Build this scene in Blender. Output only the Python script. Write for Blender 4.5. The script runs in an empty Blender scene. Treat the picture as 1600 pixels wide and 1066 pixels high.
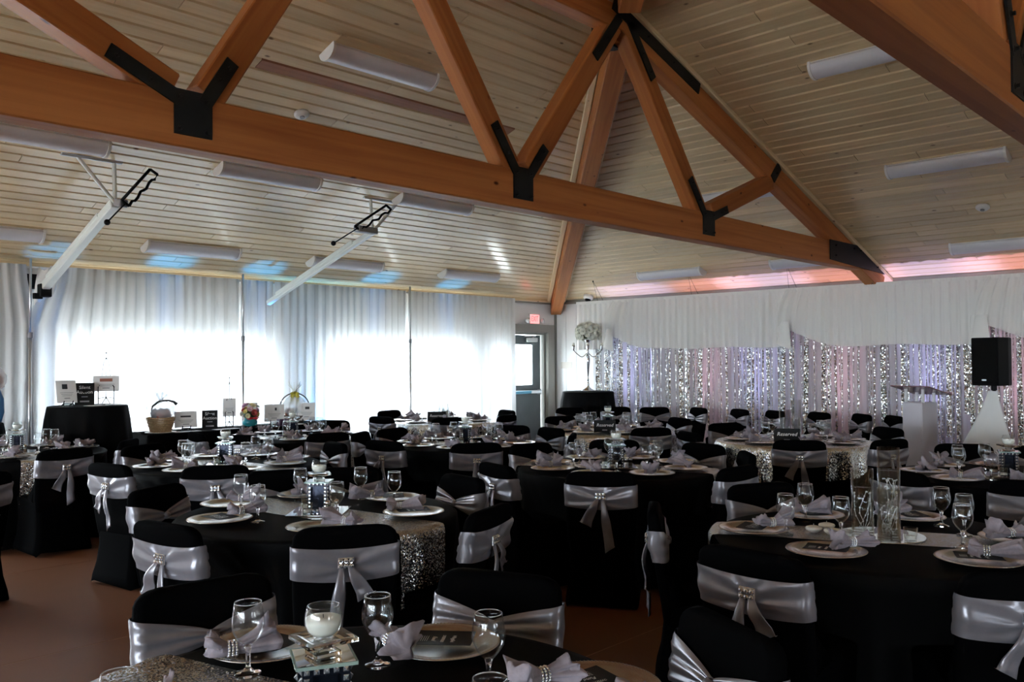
import bpy, math, random
from mathutils import Vector, Matrix, noise
random.seed(7)
PI = math.pi
sc = bpy.context.scene
COL = sc.collection

# ------------------------------------------------------------------ camera, sky, exposure
CAM = Vector((0.0, 0.0, 1.6))
def camera():
    yaw, p, r = math.radians(46.11), math.radians(1.277), math.radians(-0.319)
    f = Vector((math.sin(yaw)*math.cos(p), math.cos(yaw)*math.cos(p), math.sin(p)))
    rt = Vector((math.cos(yaw), -math.sin(yaw), 0)); up = rt.cross(f)
    rt2 = rt*math.cos(r) + up*math.sin(r); up2 = -rt*math.sin(r) + up*math.cos(r)
    m = Matrix((rt2, up2, -f)).transposed().to_4x4(); m.translation = CAM
    cd = bpy.data.cameras.new('camera'); cd.sensor_width = 36; cd.lens = 1340/1600*36
    cd.clip_start = 0.05; cd.clip_end = 200
    o = bpy.data.objects.new('camera', cd); COL.objects.link(o); o.matrix_world = m
    sc.camera = o
camera()
w = bpy.data.worlds.new('sky'); sc.world = w; w.use_nodes = True
w.node_tree.nodes['Background'].inputs[0].default_value = (0.80, 0.91, 1.0, 1)
w.node_tree.nodes['Background'].inputs[1].default_value = 9.0
vs = sc.view_settings
vs.view_transform = 'Standard'; vs.look = 'None'; vs.gamma = 1; vs.exposure = 1.98
vs.use_curve_mapping = False
sc.cycles.use_denoising = True; sc.cycles.use_adaptive_sampling = True; sc.cycles.adaptive_threshold = .02
sc.cycles.max_bounces = 14; sc.cycles.diffuse_bounces = 5; sc.cycles.glossy_bounces = 5
sc.cycles.transmission_bounces = 12; sc.cycles.transparent_max_bounces = 16
sc.cycles.caustics_reflective = False; sc.cycles.caustics_refractive = False
sc.cycles.sample_clamp_indirect = 6.0

# room dimensions (metres): far corner at (XC, YC); hip roof of pitch 1 in 3
XC, YC, ZW = 12.08, 10.49, 2.69
XB, YB = -12.0, -14.0
WIN = [  # wall, centre along the wall, width, sill, head
    ('far', 4.75, 2.75, 0.12, 2.04), ('far', 8.35, 2.95, 0.12, 2.04), ('far', 10.42, 0.55, 0.12, 2.04), ('far', 0.6, 2.8, 0.12, 2.04),
    ('side', 6.6, 4.6, 0.25, 2.35), ('side', 1.0, 4.6, 0.25, 2.35), ('side', -4.6, 4.6, 0.25, 2.35),
    ('back', 7.5, 1.8, 0.25, 2.3), ('back', 1.5, 1.8, 0.25, 2.3)]
def portal(loc, rot, sx, sy):
    l = bpy.data.lights.new('daylight_portal', 'AREA'); l.shape = 'RECTANGLE'; l.size = sx; l.size_y = sy
    l.energy = 1.0; l.cycles.is_portal = True
    o = bpy.data.objects.new('daylight_portal', l); COL.objects.link(o); o.location = loc; o.rotation_euler = rot
for side, c, wd, z0, z1 in WIN:
    zc, hh = (z0+z1)/2, z1-z0
    if side == 'far': portal((c, YC+0.26, zc), (-PI/2, 0, 0), wd, hh)
    elif side == 'side': portal((XB-0.26, c, zc), (0, -PI/2, 0), hh, wd)
    else: portal((c, YB-0.26, zc), (PI/2, 0, 0), wd, hh)
portal((11.25, YC+0.26, 1.5), (-PI/2, 0, 0), 0.55, 0.75)

# ------------------------------------------------------------------ mesh helpers
def mesh(name, v, f, smooth=False):
    m = bpy.data.meshes.new(name); m.from_pydata([tuple(p) for p in v], [], f); m.update()
    if smooth: m.polygons.foreach_set('use_smooth', [True]*len(m.polygons))
    return m
class MB:
    def __init__(s): s.v = []; s.f = []
    def add(s, v, f, M=None):
        n = len(s.v); s.v += [(M @ Vector(p)) if M else Vector(p) for p in v]
        s.f += [tuple(i+n for i in q) for q in f]; return s
    def box(s, c, d, M=None, b=0.0):
        x, y, z = d[0]/2, d[1]/2, d[2]/2
        if b <= 0:
            v = [(i*x, j*y, k*z) for i in (-1, 1) for j in (-1, 1) for k in (-1, 1)]
            f = [(0, 1, 3, 2), (4, 6, 7, 5), (0, 4, 5, 1), (2, 3, 7, 6), (0, 2, 6, 4), (1, 5, 7, 3)]
        else:
            b = min(b, x*.9, y*.9, z*.9); v = []; f = []
            def ring(zz, i): return [(-x+i, -y+b, zz), (-x+b, -y+i, zz), (x-b, -y+i, zz), (x-i, -y+b, zz), (x-i, y-b, zz), (x-b, y-i, zz), (-x+b, y-i, zz), (-x+i, y-b, zz)]
            for zz, i in ((-z, b*.999), (-z+b, 0), (z-b, 0), (z, b*.999)): v += ring(zz, i)
            for r in range(3):
                for k in range(8): f.append((r*8+k, r*8+(k+1) % 8, r*8+8+(k+1) % 8, r*8+8+k))
            f.append(tuple(range(7, -1, -1))); f.append(tuple(range(24, 32)))
        T = Matrix.Translation(c)
        return s.add(v, f, (M @ T) if M else T)
    def lathe(s, prof, n=24, M=None, cap=True):
        v = []; f = []
        for r, z in prof: v += [(r*math.cos(2*PI*k/n), r*math.sin(2*PI*k/n), z) for k in range(n)]
        for i in range(len(prof)-1):
            for k in range(n): f.append((i*n+k, i*n+(k+1) % n, (i+1)*n+(k+1) % n, (i+1)*n+k))
        if cap:
            if prof[0][0] > 1e-4: f.append(tuple(range(n-1, -1, -1)))
            if prof[-1][0] > 1e-4: f.append(tuple(range((len(prof)-1)*n, len(prof)*n)))
        return s.add(v, f, M)
    def loft(s, rings, cap=True, M=None):
        n = len(rings[0]); v = [p for r in rings for p in r]; f = []
        for i in range(len(rings)-1):
            for k in range(n): f.append((i*n+k, i*n+(k+1) % n, (i+1)*n+(k+1) % n, (i+1)*n+k))
        if cap: f.append(tuple(range(n-1, -1, -1))); f.append(tuple(range((len(rings)-1)*n, len(rings)*n)))
        return s.add(v, f, M)
    def tube(s, pts, r, n=8, M=None):
        pts = [Vector(p) for p in pts]; rr = r if isinstance(r, (list, tuple)) else [r]*len(pts); rings = []
        for i, p in enumerate(pts):
            d = (pts[min(i+1, len(pts)-1)] - pts[max(i-1, 0)]).normalized()
            a = d.cross(Vector((0, 0, 1)) if abs(d.z) < .9 else Vector((1, 0, 0))).normalized(); b = d.cross(a)
            rings.append([p + a*rr[i]*math.cos(2*PI*k/n) + b*rr[i]*math.sin(2*PI*k/n) for k in range(n)])
        return s.loft(rings, True, M)
    def grid(s, nu, nv, fn, M=None):
        v = [fn(i/nu, j/nv) for j in range(nv+1) for i in range(nu+1)]
        f = [(j*(nu+1)+i, j*(nu+1)+i+1, (j+1)*(nu+1)+i+1, (j+1)*(nu+1)+i) for j in range(nv) for i in range(nu)]
        return s.add(v, f, M)
    def sphere(s, c, r, n=12, m=8, sc_=(1, 1, 1)):
        return s.lathe([(max(1e-5, r*math.sin(PI*i/m)), -r*math.cos(PI*i/m)) for i in range(m+1)], n,
                       Matrix.Translation(c) @ Matrix.Diagonal((*sc_, 1)), False)
    def prism(s, pts, t, M=None):   # outline in local x,z ; thickness t along y
        n = len(pts); v = [(x, -t/2, z) for x, z in pts] + [(x, t/2, z) for x, z in pts]
        f = [tuple(range(n)), tuple(range(2*n-1, n-1, -1))] + [(k, n+k, n+(k+1) % n, (k+1) % n) for k in range(n)]
        return s.add(v, f, M)
    def mesh(s, name, smooth=False): return mesh(name, s.v, s.f, smooth)
def RZ(a): return Matrix.Rotation(a, 4, 'Z')
def RX(a): return Matrix.Rotation(a, 4, 'X')
def RY(a): return Matrix.Rotation(a, 4, 'Y')
def TR(*p): return Matrix.Translation(p)

def obj(name, me, mat=None, parent=None, M=None):
    if mat is not None and len(me.materials) == 0: me.materials.append(mat)
    o = bpy.data.objects.new(name, me); COL.objects.link(o)
    if parent: o.parent = parent
    if M is not None: o.matrix_local = M
    return o
LABELS = {}
def tag(o, label, cat, group=None):
    o['label'] = label; o['category'] = cat
    if group: o['group'] = group
    LABELS.setdefault(label, []).append(o.name)
    return o
def thing(name, label, cat, loc=(0, 0, 0), rz=0, group=None):
    o = bpy.data.objects.new(name, None); COL.objects.link(o); o.empty_display_size = .1
    o.location = loc; o.rotation_euler = (0, 0, rz); return tag(o, label, cat, group)
def struct(name, me, mat, parent=None, M=None):
    o = obj(name, me, mat, parent, M); o['kind'] = 'structure'; return o

# ------------------------------------------------------------------ materials
def mat(name, col, rough=.5, metal=0., **k):
    m = bpy.data.materials.new(name); m.use_nodes = True; b = m.node_tree.nodes['Principled BSDF']
    b.inputs['Base Color'].default_value = (*col, 1); b.inputs['Roughness'].default_value = rough; b.inputs['Metallic'].default_value = metal
    for kk, vv in k.items():
        b.inputs[kk.replace('_', ' ')].default_value = vv if not isinstance(vv, tuple) else (*vv, 1)
    return m
def nodes(m): return m.node_tree.nodes, m.node_tree.links, m.node_tree.nodes['Principled BSDF']
def wood(name, c1, c2, axis, coord='OBJ', rough=.42, grain=26., along=.9, knots=True, vary=.35, coat=.0):
    m = mat(name, c1, rough); N, L, b = nodes(m)
    if coord == 'OBJ': src = N.new('ShaderNodeTexCoord').outputs['Object']
    else: src = N.new('ShaderNodeNewGeometry').outputs['Position']
    oi = N.new('ShaderNodeObjectInfo')
    off = N.new('ShaderNodeVectorMath'); off.operation = 'MULTIPLY_ADD'
    cx = N.new('ShaderNodeCombineXYZ'); [L.new(oi.outputs['Random'], cx.inputs[i]) for i in range(3)]
    L.new(cx.outputs[0], off.inputs[0]); off.inputs[1].default_value = (37, 23, 51); L.new(src, off.inputs[2])
    mp = N.new('ShaderNodeMapping'); L.new(off.outputs[0], mp.inputs[0])
    s = [grain]*3; s['XYZ'.index(axis)] = along; mp.inputs['Scale'].default_value = s
    nz = N.new('ShaderNodeTexNoise'); nz.inputs['Scale'].default_value = 1; nz.inputs['Detail'].default_value = 5; nz.inputs['Distortion'].default_value = .6
    L.new(mp.outputs[0], nz.inputs['Vector'])
    rp = N.new('ShaderNodeValToRGB'); rp.color_ramp.elements[0].position = .3; rp.color_ramp.elements[1].position = .7
    rp.color_ramp.elements[0].color = (*c2, 1); rp.color_ramp.elements[1].color = (*c1, 1); L.new(nz.outputs['Fac'], rp.inputs[0])
    out = rp.outputs[0]
    if knots:
        mp2 = N.new('ShaderNodeMapping'); L.new(off.outputs[0], mp2.inputs[0]); s2 = [5.2]*3; s2['XYZ'.index(axis)] = 2.6; mp2.inputs['Scale'].default_value = s2
        vo = N.new('ShaderNodeTexVoronoi'); vo.inputs['Scale'].default_value = 1.0; L.new(mp2.outputs[0], vo.inputs['Vector'])
        r2 = N.new('ShaderNodeValToRGB'); r2.color_ramp.elements[0].position = .035; r2.color_ramp.elements[1].position = .085
        r2.color_ramp.elements[0].color = (1, 1, 1, 1); r2.color_ramp.elements[1].color = (0, 0, 0, 1); L.new(vo.outputs['Distance'], r2.inputs[0])
        mk = N.new('ShaderNodeMixRGB'); L.new(r2.outputs[0], mk.inputs[0]); L.new(out, mk.inputs[1]); mk.inputs[2].default_value = (c2[0]*.28, c2[1]*.2, c2[2]*.16, 1); out = mk.outputs[0]
    hs = N.new('ShaderNodeHueSaturation'); L.new(out, hs.inputs['Color'])
    ma = N.new('ShaderNodeMath'); ma.operation = 'MULTIPLY_ADD'; L.new(oi.outputs['Random'], ma.inputs[0]); ma.inputs[1].default_value = vary; ma.inputs[2].default_value = 1-vary/2
    L.new(ma.outputs[0], hs.inputs['Value']); L.new(hs.outputs[0], b.inputs['Base Color'])
    bp = N.new('ShaderNodeBump'); bp.inputs['Strength'].default_value = .12; bp.inputs['Distance'].default_value = .01; L.new(nz.outputs['Fac'], bp.inputs['Height']); L.new(bp.outputs[0], b.inputs['Normal'])
    if coat: b.inputs['Coat Weight'].default_value = coat; b.inputs['Coat Roughness'].default_value = .13
    return m
def sequin(name, col, scale=210, tilt=.75, rough=.22):
    m = mat(name, col, rough, 1.0); N, L, b = nodes(m)
    tc = N.new('ShaderNodeTexCoord'); vo = N.new('ShaderNodeTexVoronoi'); vo.inputs['Scale'].default_value = scale; L.new(tc.outputs['Object'], vo.inputs['Vector'])
    sb = N.new('ShaderNodeVectorMath'); sb.operation = 'SUBTRACT'; L.new(vo.outputs['Color'], sb.inputs[0]); sb.inputs[1].default_value = (.5, .5, .5)
    sca = N.new('ShaderNodeVectorMath'); sca.operation = 'SCALE'; L.new(sb.outputs[0], sca.inputs[0]); sca.inputs['Scale'].default_value = tilt
    ge = N.new('ShaderNodeNewGeometry'); ad = N.new('ShaderNodeVectorMath'); ad.operation = 'ADD'; L.new(ge.outputs['Normal'], ad.inputs[0]); L.new(sca.outputs[0], ad.inputs[1])
    no = N.new('ShaderNodeVectorMath'); no.operation = 'NORMALIZE'; L.new(ad.outputs[0], no.inputs[0]); L.new(no.outputs[0], b.inputs['Normal'])
    return m
def cloth_sheer(name, col, trans=.6, clear=.0):
    m = bpy.data.materials.new(name); m.use_nodes = True; N = m.node_tree.nodes; L = m.node_tree.links; N.clear()
    o = N.new('ShaderNodeOutputMaterial'); d = N.new('ShaderNodeBsdfDiffuse'); t = N.new('ShaderNodeBsdfTranslucent'); mx = N.new('ShaderNodeMixShader')
    d.inputs[0].default_value = (*col, 1); t.inputs[0].default_value = (*col, 1); mx.inputs[0].default_value = trans
    L.new(d.outputs[0], mx.inputs[1]); L.new(t.outputs[0], mx.inputs[2]); last = mx
    if clear:
        tp = N.new('ShaderNodeBsdfTransparent'); m2 = N.new('ShaderNodeMixShader'); m2.inputs[0].default_value = clear
        L.new(mx.outputs[0], m2.inputs[1]); L.new(tp.outputs[0], m2.inputs[2]); last = m2
    L.new(last.outputs[0], o.inputs[0]); return m
def pane_glass(name, tint=(1, 1, 1), gl=.06):
    m = bpy.data.materials.new(name); m.use_nodes = True; N = m.node_tree.nodes; L = m.node_tree.links; N.clear()
    o = N.new('ShaderNodeOutputMaterial'); t = N.new('ShaderNodeBsdfTransparent'); g = N.new('ShaderNodeBsdfGlossy'); mx = N.new('ShaderNodeMixShader')
    t.inputs[0].default_value = (*tint, 1); g.inputs['Roughness'].default_value = .03; mx.inputs[0].default_value = gl
    L.new(t.outputs[0], mx.inputs[1]); L.new(g.outputs[0], mx.inputs[2]); L.new(mx.outputs[0], o.inputs[0]); return m
def thin_glass(name, tint=(.97, .985, .98), edge=.55, face=.035):
    m = bpy.data.materials.new(name); m.use_nodes = True; N = m.node_tree.nodes; L = m.node_tree.links; N.clear()
    o = N.new('ShaderNodeOutputMaterial'); t = N.new('ShaderNodeBsdfTransparent'); g = N.new('ShaderNodeBsdfGlossy'); mx = N.new('ShaderNodeMixShader'); fr = N.new('ShaderNodeLayerWeight')
    fr.inputs['Blend'].default_value = .5; t.inputs[0].default_value = (*tint, 1); g.inputs['Roughness'].default_value = .02
    pw = N.new('ShaderNodeMath'); pw.operation = 'POWER'; L.new(fr.outputs['Facing'], pw.inputs[0]); pw.inputs[1].default_value = 3.5
    mu = N.new('ShaderNodeMath'); mu.operation = 'MULTIPLY_ADD'; L.new(pw.outputs[0], mu.inputs[0]); mu.inputs[1].default_value = edge; mu.inputs[2].default_value = face
    L.new(mu.outputs[0], mx.inputs[0]); L.new(t.outputs[0], mx.inputs[1]); L.new(g.outputs[0], mx.inputs[2]); L.new(mx.outputs[0], o.inputs[0]); return m
def emit(name, col, s):
    m = mat(name, (0, 0, 0), .5); b = m.node_tree.nodes['Principled BSDF']; b.inputs['Emission Color'].default_value = (*col, 1); b.inputs['Emission Strength'].default_value = s; return m
def noisy(m, scale, c1, c2, bump=0.):
    N, L, b = nodes(m); tc = N.new('ShaderNodeTexCoord'); nz = N.new('ShaderNodeTexNoise'); nz.inputs['Scale'].default_value = scale; nz.inputs['Detail'].default_value = 4
    L.new(tc.outputs['Object'], nz.inputs['Vector']); rp = N.new('ShaderNodeValToRGB'); rp.color_ramp.elements[0].position = .35; rp.color_ramp.elements[1].position = .65
    rp.color_ramp.elements[0].color = (*c1, 1); rp.color_ramp.elements[1].color = (*c2, 1); L.new(nz.outputs['Fac'], rp.inputs[0]); L.new(rp.outputs[0], b.inputs['Base Color'])
    if bump:
        bp = N.new('ShaderNodeBump'); bp.inputs['Strength'].default_value = bump; bp.inputs['Distance'].default_value = .004; L.new(nz.outputs['Fac'], bp.inputs['Height']); L.new(bp.outputs[0], b.inputs['Normal'])
    return m

PINE1, PINE2 = (.80, .635, .385), (.69, .52, .29)
m_pineX = wood('pine_boards_x', PINE1, PINE2, 'X', 'POS', .38, 22, .8, vary=.22, coat=.5)
m_pineY = wood('pine_boards_y', PINE1, PINE2, 'Y', 'POS', .38, 22, .8, vary=.22, coat=.5)
m_pinetrim = wood('pine_trim', (.78, .62, .38), (.66, .48, .27), 'X', 'OBJ', .5, 26, .8, vary=.05)
m_cedar = wood('red_cedar_board', (.40, .16, .07), (.30, .11, .045), 'X', 'POS', .45, 22, .8, vary=.1)
m_beam = wood('stained_timber', (.50, .185, .05), (.34, .105, .026), 'X', 'OBJ', .5, 16, .55, vary=.1)
m_beam.node_tree.nodes['Principled BSDF'].inputs['Specular IOR Level'].default_value = .25
m_steel = mat('black_steel', (.005, .0055, .006), .55, 0., Specular_IOR_Level=.25)
m_wall = noisy(mat('white_wall', (.78, .79, .78), .55), 2.5, (.75, .76, .75), (.81, .82, .81))
m_groove = mat('panel_joint', (.45, .46, .46), .7)
m_greytrim = mat('grey_trim', (.27, .265, .235), .5)
m_door = noisy(mat('door_paint', (.12, .15, .15), .45), 3, (.11, .14, .14), (.13, .16, .16))
m_alum = mat('aluminium', (.66, .67, .68), .35, .9)
m_chrome = mat('polished_silver', (.55, .55, .56), .14, 1.)
m_floor = noisy(mat('stained_concrete', (.16, .065, .03), .42), .8, (.15, .06, .028), (.20, .085, .042), .02)
m_joint = mat('floor_joint', (.40, .27, .19), .7)
m_black = mat('black_tablecloth', (.0022, .0022, .0024), .75, Specular_IOR_Level=.08)
m_spandex = mat('black_spandex', (.0014, .0014, .0016), .9, 0., Specular_IOR_Level=.02)
m_satin = noisy(mat('silver_satin', (.22, .215, .245), .30, .35, Sheen_Weight=.05), 9, (.20, .195, .22), (.26, .255, .29), .3)
m_napkin = noisy(mat('lilac_grey_linen', (.30, .265, .30), .85, Sheen_Weight=.03), 60, (.28, .245, .28), (.33, .29, .33), .2)
m_run = sequin('silver_sequin_cloth', (.58, .57, .55), 240, .88, .27)
m_overlay = sequin('silver_sequin_overlay', (.68, .68, .66), 130, .55, .25)
m_plate = mat('champagne_silver', (.56, .52, .48), .22, .9)
m_glass = mat('clear_glass', (1, 1, 1), .0, 0., Transmission_Weight=1., IOR=1.45)
m_thin = thin_glass('thin_clear_glass')
m_waterfill = thin_glass('still_water', (.985, .99, .99), .3, .01)
m_vase = thin_glass('vase_glass', (.98, .99, .99), .8, .03)
m_bowl = thin_glass('wine_glass_bowl', (.97, .98, .985), .55, .03)
m_thick = mat('crystal_glass', (.97, 1, .98), .02, 0., Transmission_Weight=1., IOR=1.52)
m_green = mat('green_edged_glass', (.62, .86, .78), .05, 0., Transmission_Weight=.6, IOR=1.5)
m_water = mat('water', (1, 1, 1), .0, 0., Transmission_Weight=1., IOR=1.33)
m_mirror = mat('mirror', (.86, .88, .88), .02, 1.)
m_gem = mat('faceted_crystal', (.80, .83, .88), .05, .85)
m_darkmir = mat('smoked_mirror', (.05, .06, .09), .08, .8)
m_wax = mat('white_wax', (.86, .84, .78), .5, Subsurface_Weight=.2, Subsurface_Radius=(.02, .015, .01)) if False else mat('white_wax', (.86, .84, .78), .5)
m_menu = mat('black_card', (.008, .008, .008), .55, 0., Specular_IOR_Level=.2)
m_print = mat('silver_print', (.62, .62, .60), .4)
m_white = mat('white_plastic', (.80, .80, .80), .4)
m_diff = mat('frosted_diffuser', (.70, .70, .76), .35)
m_paper = mat('white_paper', (.80, .80, .80), .7)
m_ink = mat('ink', (.03, .03, .035), .6)
m_grey = mat('grey_ink', (.30, .30, .32), .6)
m_bronze = mat('bronze_print', (.34, .13, .09), .5)
m_curtain = cloth_sheer('white_voile', (.76, .77, .78), .20, .0)
m_valance = cloth_sheer('white_valance_cloth', (.92, .92, .90), .12)
m_skirt = cloth_sheer('white_stretch_cloth', (.86, .87, .86), .15)
m_pane = pane_glass('window_pane')
m_whitepaint = mat('white_enamel', (.78, .84, .82), .35)
m_blackplastic = mat('black_plastic', (.0035, .0035, .004), .5, 0., Specular_IOR_Level=.14)
m_rubber = mat('black_rubber', (.02, .02, .02), .7)

# ------------------------------------------------------------------ the room
def slab_floor():
    fl = struct('floor', MB().box(((XB+XC)/2, (YB+YC)/2, -.0512), (XC-XB+.6, YC-YB+.6, .10)).mesh('floor'), m_joint)
    # saw-cut concrete panels, joints recessed
    xs = [-1.48, .72, 2.92, 5.12, 7.32, 9.52, 12.08]; ys = [-1.4, .78, 2.95, 5.12, 7.28, 9.45, 10.49]
    g = .009
    for a, b in zip(xs, xs[1:]):
        for c, d in zip(ys, ys[1:]):
            obj('floor_panel', MB().box(((a+b)/2, (c+d)/2, -.005), (b-a-g, d-c-g, .01)).mesh('floor_panel'), m_floor, fl)
    r = MB(); 
    for x0, x1, y0, y1 in ((XB, -1.484, YB, YC), (-1.48, XC, YB, -1.404)): r.box(((x0+x1)/2, (y0+y1)/2, -.005), (x1-x0, y1-y0, .01))
    obj('floor_panel', r.mesh('floor_rest'), m_floor, fl)
slab_floor()
struct('ground', MB().box((0, 0, -.25), (120, 120, .2)).mesh('ground'), mat('pale_gravel', (.42, .41, .38), .9))

def wall_with_openings(name, axis, pos, lo, hi, z1, opens, t=.22, sgn=1):
    """solid wall with rectangular holes: axis 'y' = runs along x at y=pos"""
    b = MB(); cuts = sorted(opens)
    def put(a, c, z0, zz):
        if c-a < 1e-4 or zz-z0 < 1e-4: return
        ce = (pos+sgn*t/2)
        if axis == 'y': b.box(((a+c)/2, ce, (z0+zz)/2), (c-a, t, zz-z0))
        else: b.box((ce, (a+c)/2, (z0+zz)/2), (t, c-a, zz-z0))
    x = lo
    for a, c, z0, zz in cuts:
        put(x, a, 0, z1); put(a, c, 0, z0); put(a, c, zz, z1); x = c
    put(x, hi, 0, z1)
    return struct(name, b.mesh(name), m_wall)
DOOR = (10.78, 11.80, 0.0, 2.10)
def ops(s): return [(c-wd/2, c+wd/2, z0, z1) for side, c, wd, z0, z1 in WIN if side == s]
wall_with_openings('wall_left', 'y', YC, XB, XC+.22, ZW+.05, ops('far')+[DOOR], sgn=1)
wr = wall_with_openings('wall_right', 'x', XC, YB, YC, ZW+.05, [], sgn=1)
wall_with_openings('wall_side', 'x', XB, YB, YC, ZW+.05, ops('side'), sgn=-1)
wall_with_openings('wall_back', 'y', YB, XB, XC, ZW+.05, ops('back'), sgn=-1)
for k in range(9):   # vertical wall panels by the corner
    y = YC - .02 - .245*k
    obj('wall_panel', MB().box((XC-.006, y-.12, 1.34), (.012, .24, 2.66), b=.004).mesh('wall_panel'), m_wall, wr)
def window(i, side, c, wd, z0, z1):
    if side == 'far': M = TR(c, YC+.11, z0)
    elif side == 'side': M = TR(XB-.11, c, z0) @ RZ(PI/2)
    else: M = TR(c, YB-.11, z0)
    h = z1-z0; b = MB(); f = .05
    b.box((0, 0, f/2), (wd, .12, f)).box((0, 0, h-f/2), (wd, .12, f)).box((-wd/2+f/2, 0, h/2), (f, .12, h-2*f)).box((wd/2-f/2, 0, h/2), (f, .12, h-2*f))
    w = struct('window_%d' % i, b.mesh('window_frame'), m_alum, None, M)
    n = max(1, round(wd/1.0)); pw = (wd-2*f)/n
    for k in range(n):
        obj('pane', MB().box((-wd/2+f+pw*(k+.5), 0, h/2), (pw-.03, .008, h-2*f)).mesh('pane'), m_pane, w)
        if k: obj('mullion', MB().box((-wd/2+f+pw*k, 0, h/2), (.035, .1, h-2*f)).mesh('mullion'), m_alum, w)
for i, q in enumerate(WIN): window(i+1, *q)

def exit_door():
    a, c, z0, z1 = DOOR; b = MB()
    b.box((a-.06, YC-.01, z1/2), (.12, .1, z1+.0)).box((c+.09, YC-.01, z1/2), (.18, .1, z1)).box(((a+c)/2+.03, YC-.01, z1+.07), (c-a+.30, .1, .14))
    b.box((a+.02, YC+.11, z1/2), (.04, .2, z1)).box((c-.02, YC+.11, z1/2), (.04, .2, z1)).box(((a+c)/2, YC+.11, z1-.02), (c-a-.08, .2, .04))
    d = struct('door_1', b.mesh('door_frame'), m_greytrim)
    x0, x1 = a+.05, c-.07; cx = (x0+x1)/2; y = YC+.1
    wx0, wx1, wz0, wz1 = 10.98, 11.52, 1.15, 1.88
    l = MB().box(((x0+wx0)/2, y, 1.03), (wx0-x0, .045, 2.04)).box(((wx1+x1)/2, y, 1.03), (x1-wx1, .045, 2.04)).box(((wx0+wx1)/2, y, .58), (wx1-wx0, .045, 1.14)).box(((wx0+wx1)/2, y, (wz1+2.05)/2), (wx1-wx0, .045, 2.05-wz1))
    leaf = obj('door_leaf', l.mesh('door_leaf'), m_door, d)
    obj('pane', MB().box(((wx0+wx1)/2, y, (wz0+wz1)/2), (wx1-wx0, .01, wz1-wz0)).mesh('pane'), m_pane, leaf)
    p = MB().box((cx, y-.085, 1.02), (.80, .05, .065), b=.01).box((x0+.06, y-.05, 1.02), (.05, .08, .09)).box((x1-.06, y-.05, 1.02), (.05, .08, .09))
    obj('panic_bar', p.mesh('panic_bar'), m_alum, leaf)
    obj('push_pad', MB().box((cx-.12, y-.114, 1.02), (.46, .012, .05), b=.004).mesh('push_pad'), mat('blue_film', (.12, .42, .62), .3), leaf)
    cl = MB().box((11.47, y-.06, 1.965), (.26, .06, .075), b=.008)
    obj('door_closer', cl.mesh('door_closer'), m_whitepaint, leaf)
    obj('closer_arm', MB().box((11.42, y-.05, 2.03), (.30, .03, .02)).box((11.5, y-.05, 2.0), (.03, .03, .06)).mesh('closer_arm'), m_alum, leaf)
exit_door()

# ceiling: two slabs carrying real boards, plus the two unseen slopes behind the camera
S10 = math.sqrt(10)
def roof_slab(name, p, m):
    n = (Vector(p[1])-Vector(p[0])).cross(Vector(p[2])-Vector(p[0])).normalized(); n = n if n.z > 0 else -n
    k = len(p); v = [Vector(q) + n*.012 for q in p] + [Vector(q) + n*.16 for q in p]
    f = [tuple(range(k)), tuple(range(2*k-1, k-1, -1))] + [(i, (i+1) % k, k+(i+1) % k, k+i) for i in range(k)]
    return struct(name, mesh(name, v, f), m)
XM = (XB+XC)/2; HW = (XC-XB)/2; ZR = ZW+HW/3; e = .25
A = (XC+e, YC+e, ZW-e/3); B_ = (XB-e, YC+e, ZW-e/3); Cc = (XB-e, YB-e, ZW-e/3); Dd = (XC+e, YB-e, ZW-e/3)
R1 = (XM, YC-HW, ZR); R2 = (XM, YB+HW, ZR)
ceil_l = roof_slab('ceiling', [A, B_, R1], m_pineX)
ceil_r = roof_slab('ceiling', [A, R1, R2, Dd], m_pineY)
roof_slab('ceiling', [B_, Cc, R2, R1], m_pineY); roof_slab('ceiling', [Cc, Dd, R2], m_pineX)
ML = Matrix(((1, 0, 0, 0), (0, -3/S10, -1/S10, YC), (0, 1/S10, -3/S10, ZW), (0, 0, 0, 1)))     # x along wall, y up the slope, z into the room
MR = Matrix(((0, -3/S10, -1/S10, XC), (-1, 0, 0, 0), (0, 1/S10, -3/S10, ZW), (0, 0, 0, 1)))
PW = .138
def board_mesh(L):
    h = PW/2-.0004; c = .013; t = .012
    pr = [(-h, -.010), (h, -.010), (h, t-c), (h-c, t), (-h+c, t), (-h, t-c)]
    v = [(x, y, z) for x in (-L/2, L/2) for y, z in pr]; n = 6
    f = [(n-1, 4, 3, 2, 1, 0), (6, 7, 8, 9, 10, 11)] + [(k, (k+1) % n, n+(k+1) % n, n+k) for k in range(n)]
    return mesh('ceiling_board', v, f)
BM = {}
def boards(slab, M, mt, rows, lo, hi, special=None):
    for r in range(rows):
        v = PW*(r+.5); h = v*3/S10; a, b_ = lo(h), hi(h); x = a - random.random()*1.6
        while x < b_-.05:
            L = random.choice((1.8, 2.4, 2.4, 3.0, 3.6)); x1 = min(x+L, b_)
            if b_-x1 < .5: x1 = b_
            ln = round(x1-x-.005, 2); x1 = x+ln+.005
            key = (ln, mt.name)
            if key not in BM:
                BM[key] = board_mesh(ln); BM[key].materials.append(mt)
            me = BM[key]
            if special and special(r, x, x1):
                me = board_mesh(ln); me.materials.append(m_cedar)
            obj('ceiling_board', me, None, slab, M @ TR((x+x1)/2, v, 0))
            x = x1
red = []
def special(r, x, x1):
    if r == 31 and x < 5.5 < x1: return True
    return False
boards(ceil_l, ML, m_pineX, 50, lambda h: .2735*(YC-h)-1.0, lambda h: XC-h, special)
boards(ceil_r, MR, m_pineY, 54, lambda h: -(YC-h), lambda h: -(.2327*(XC-h)-1.1))
tl = struct('trim_1', MB().box((6.2, YC-.05, ZW+.005), (11.4, .10, .085), b=.01).mesh('trim'), m_pinetrim)
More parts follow.
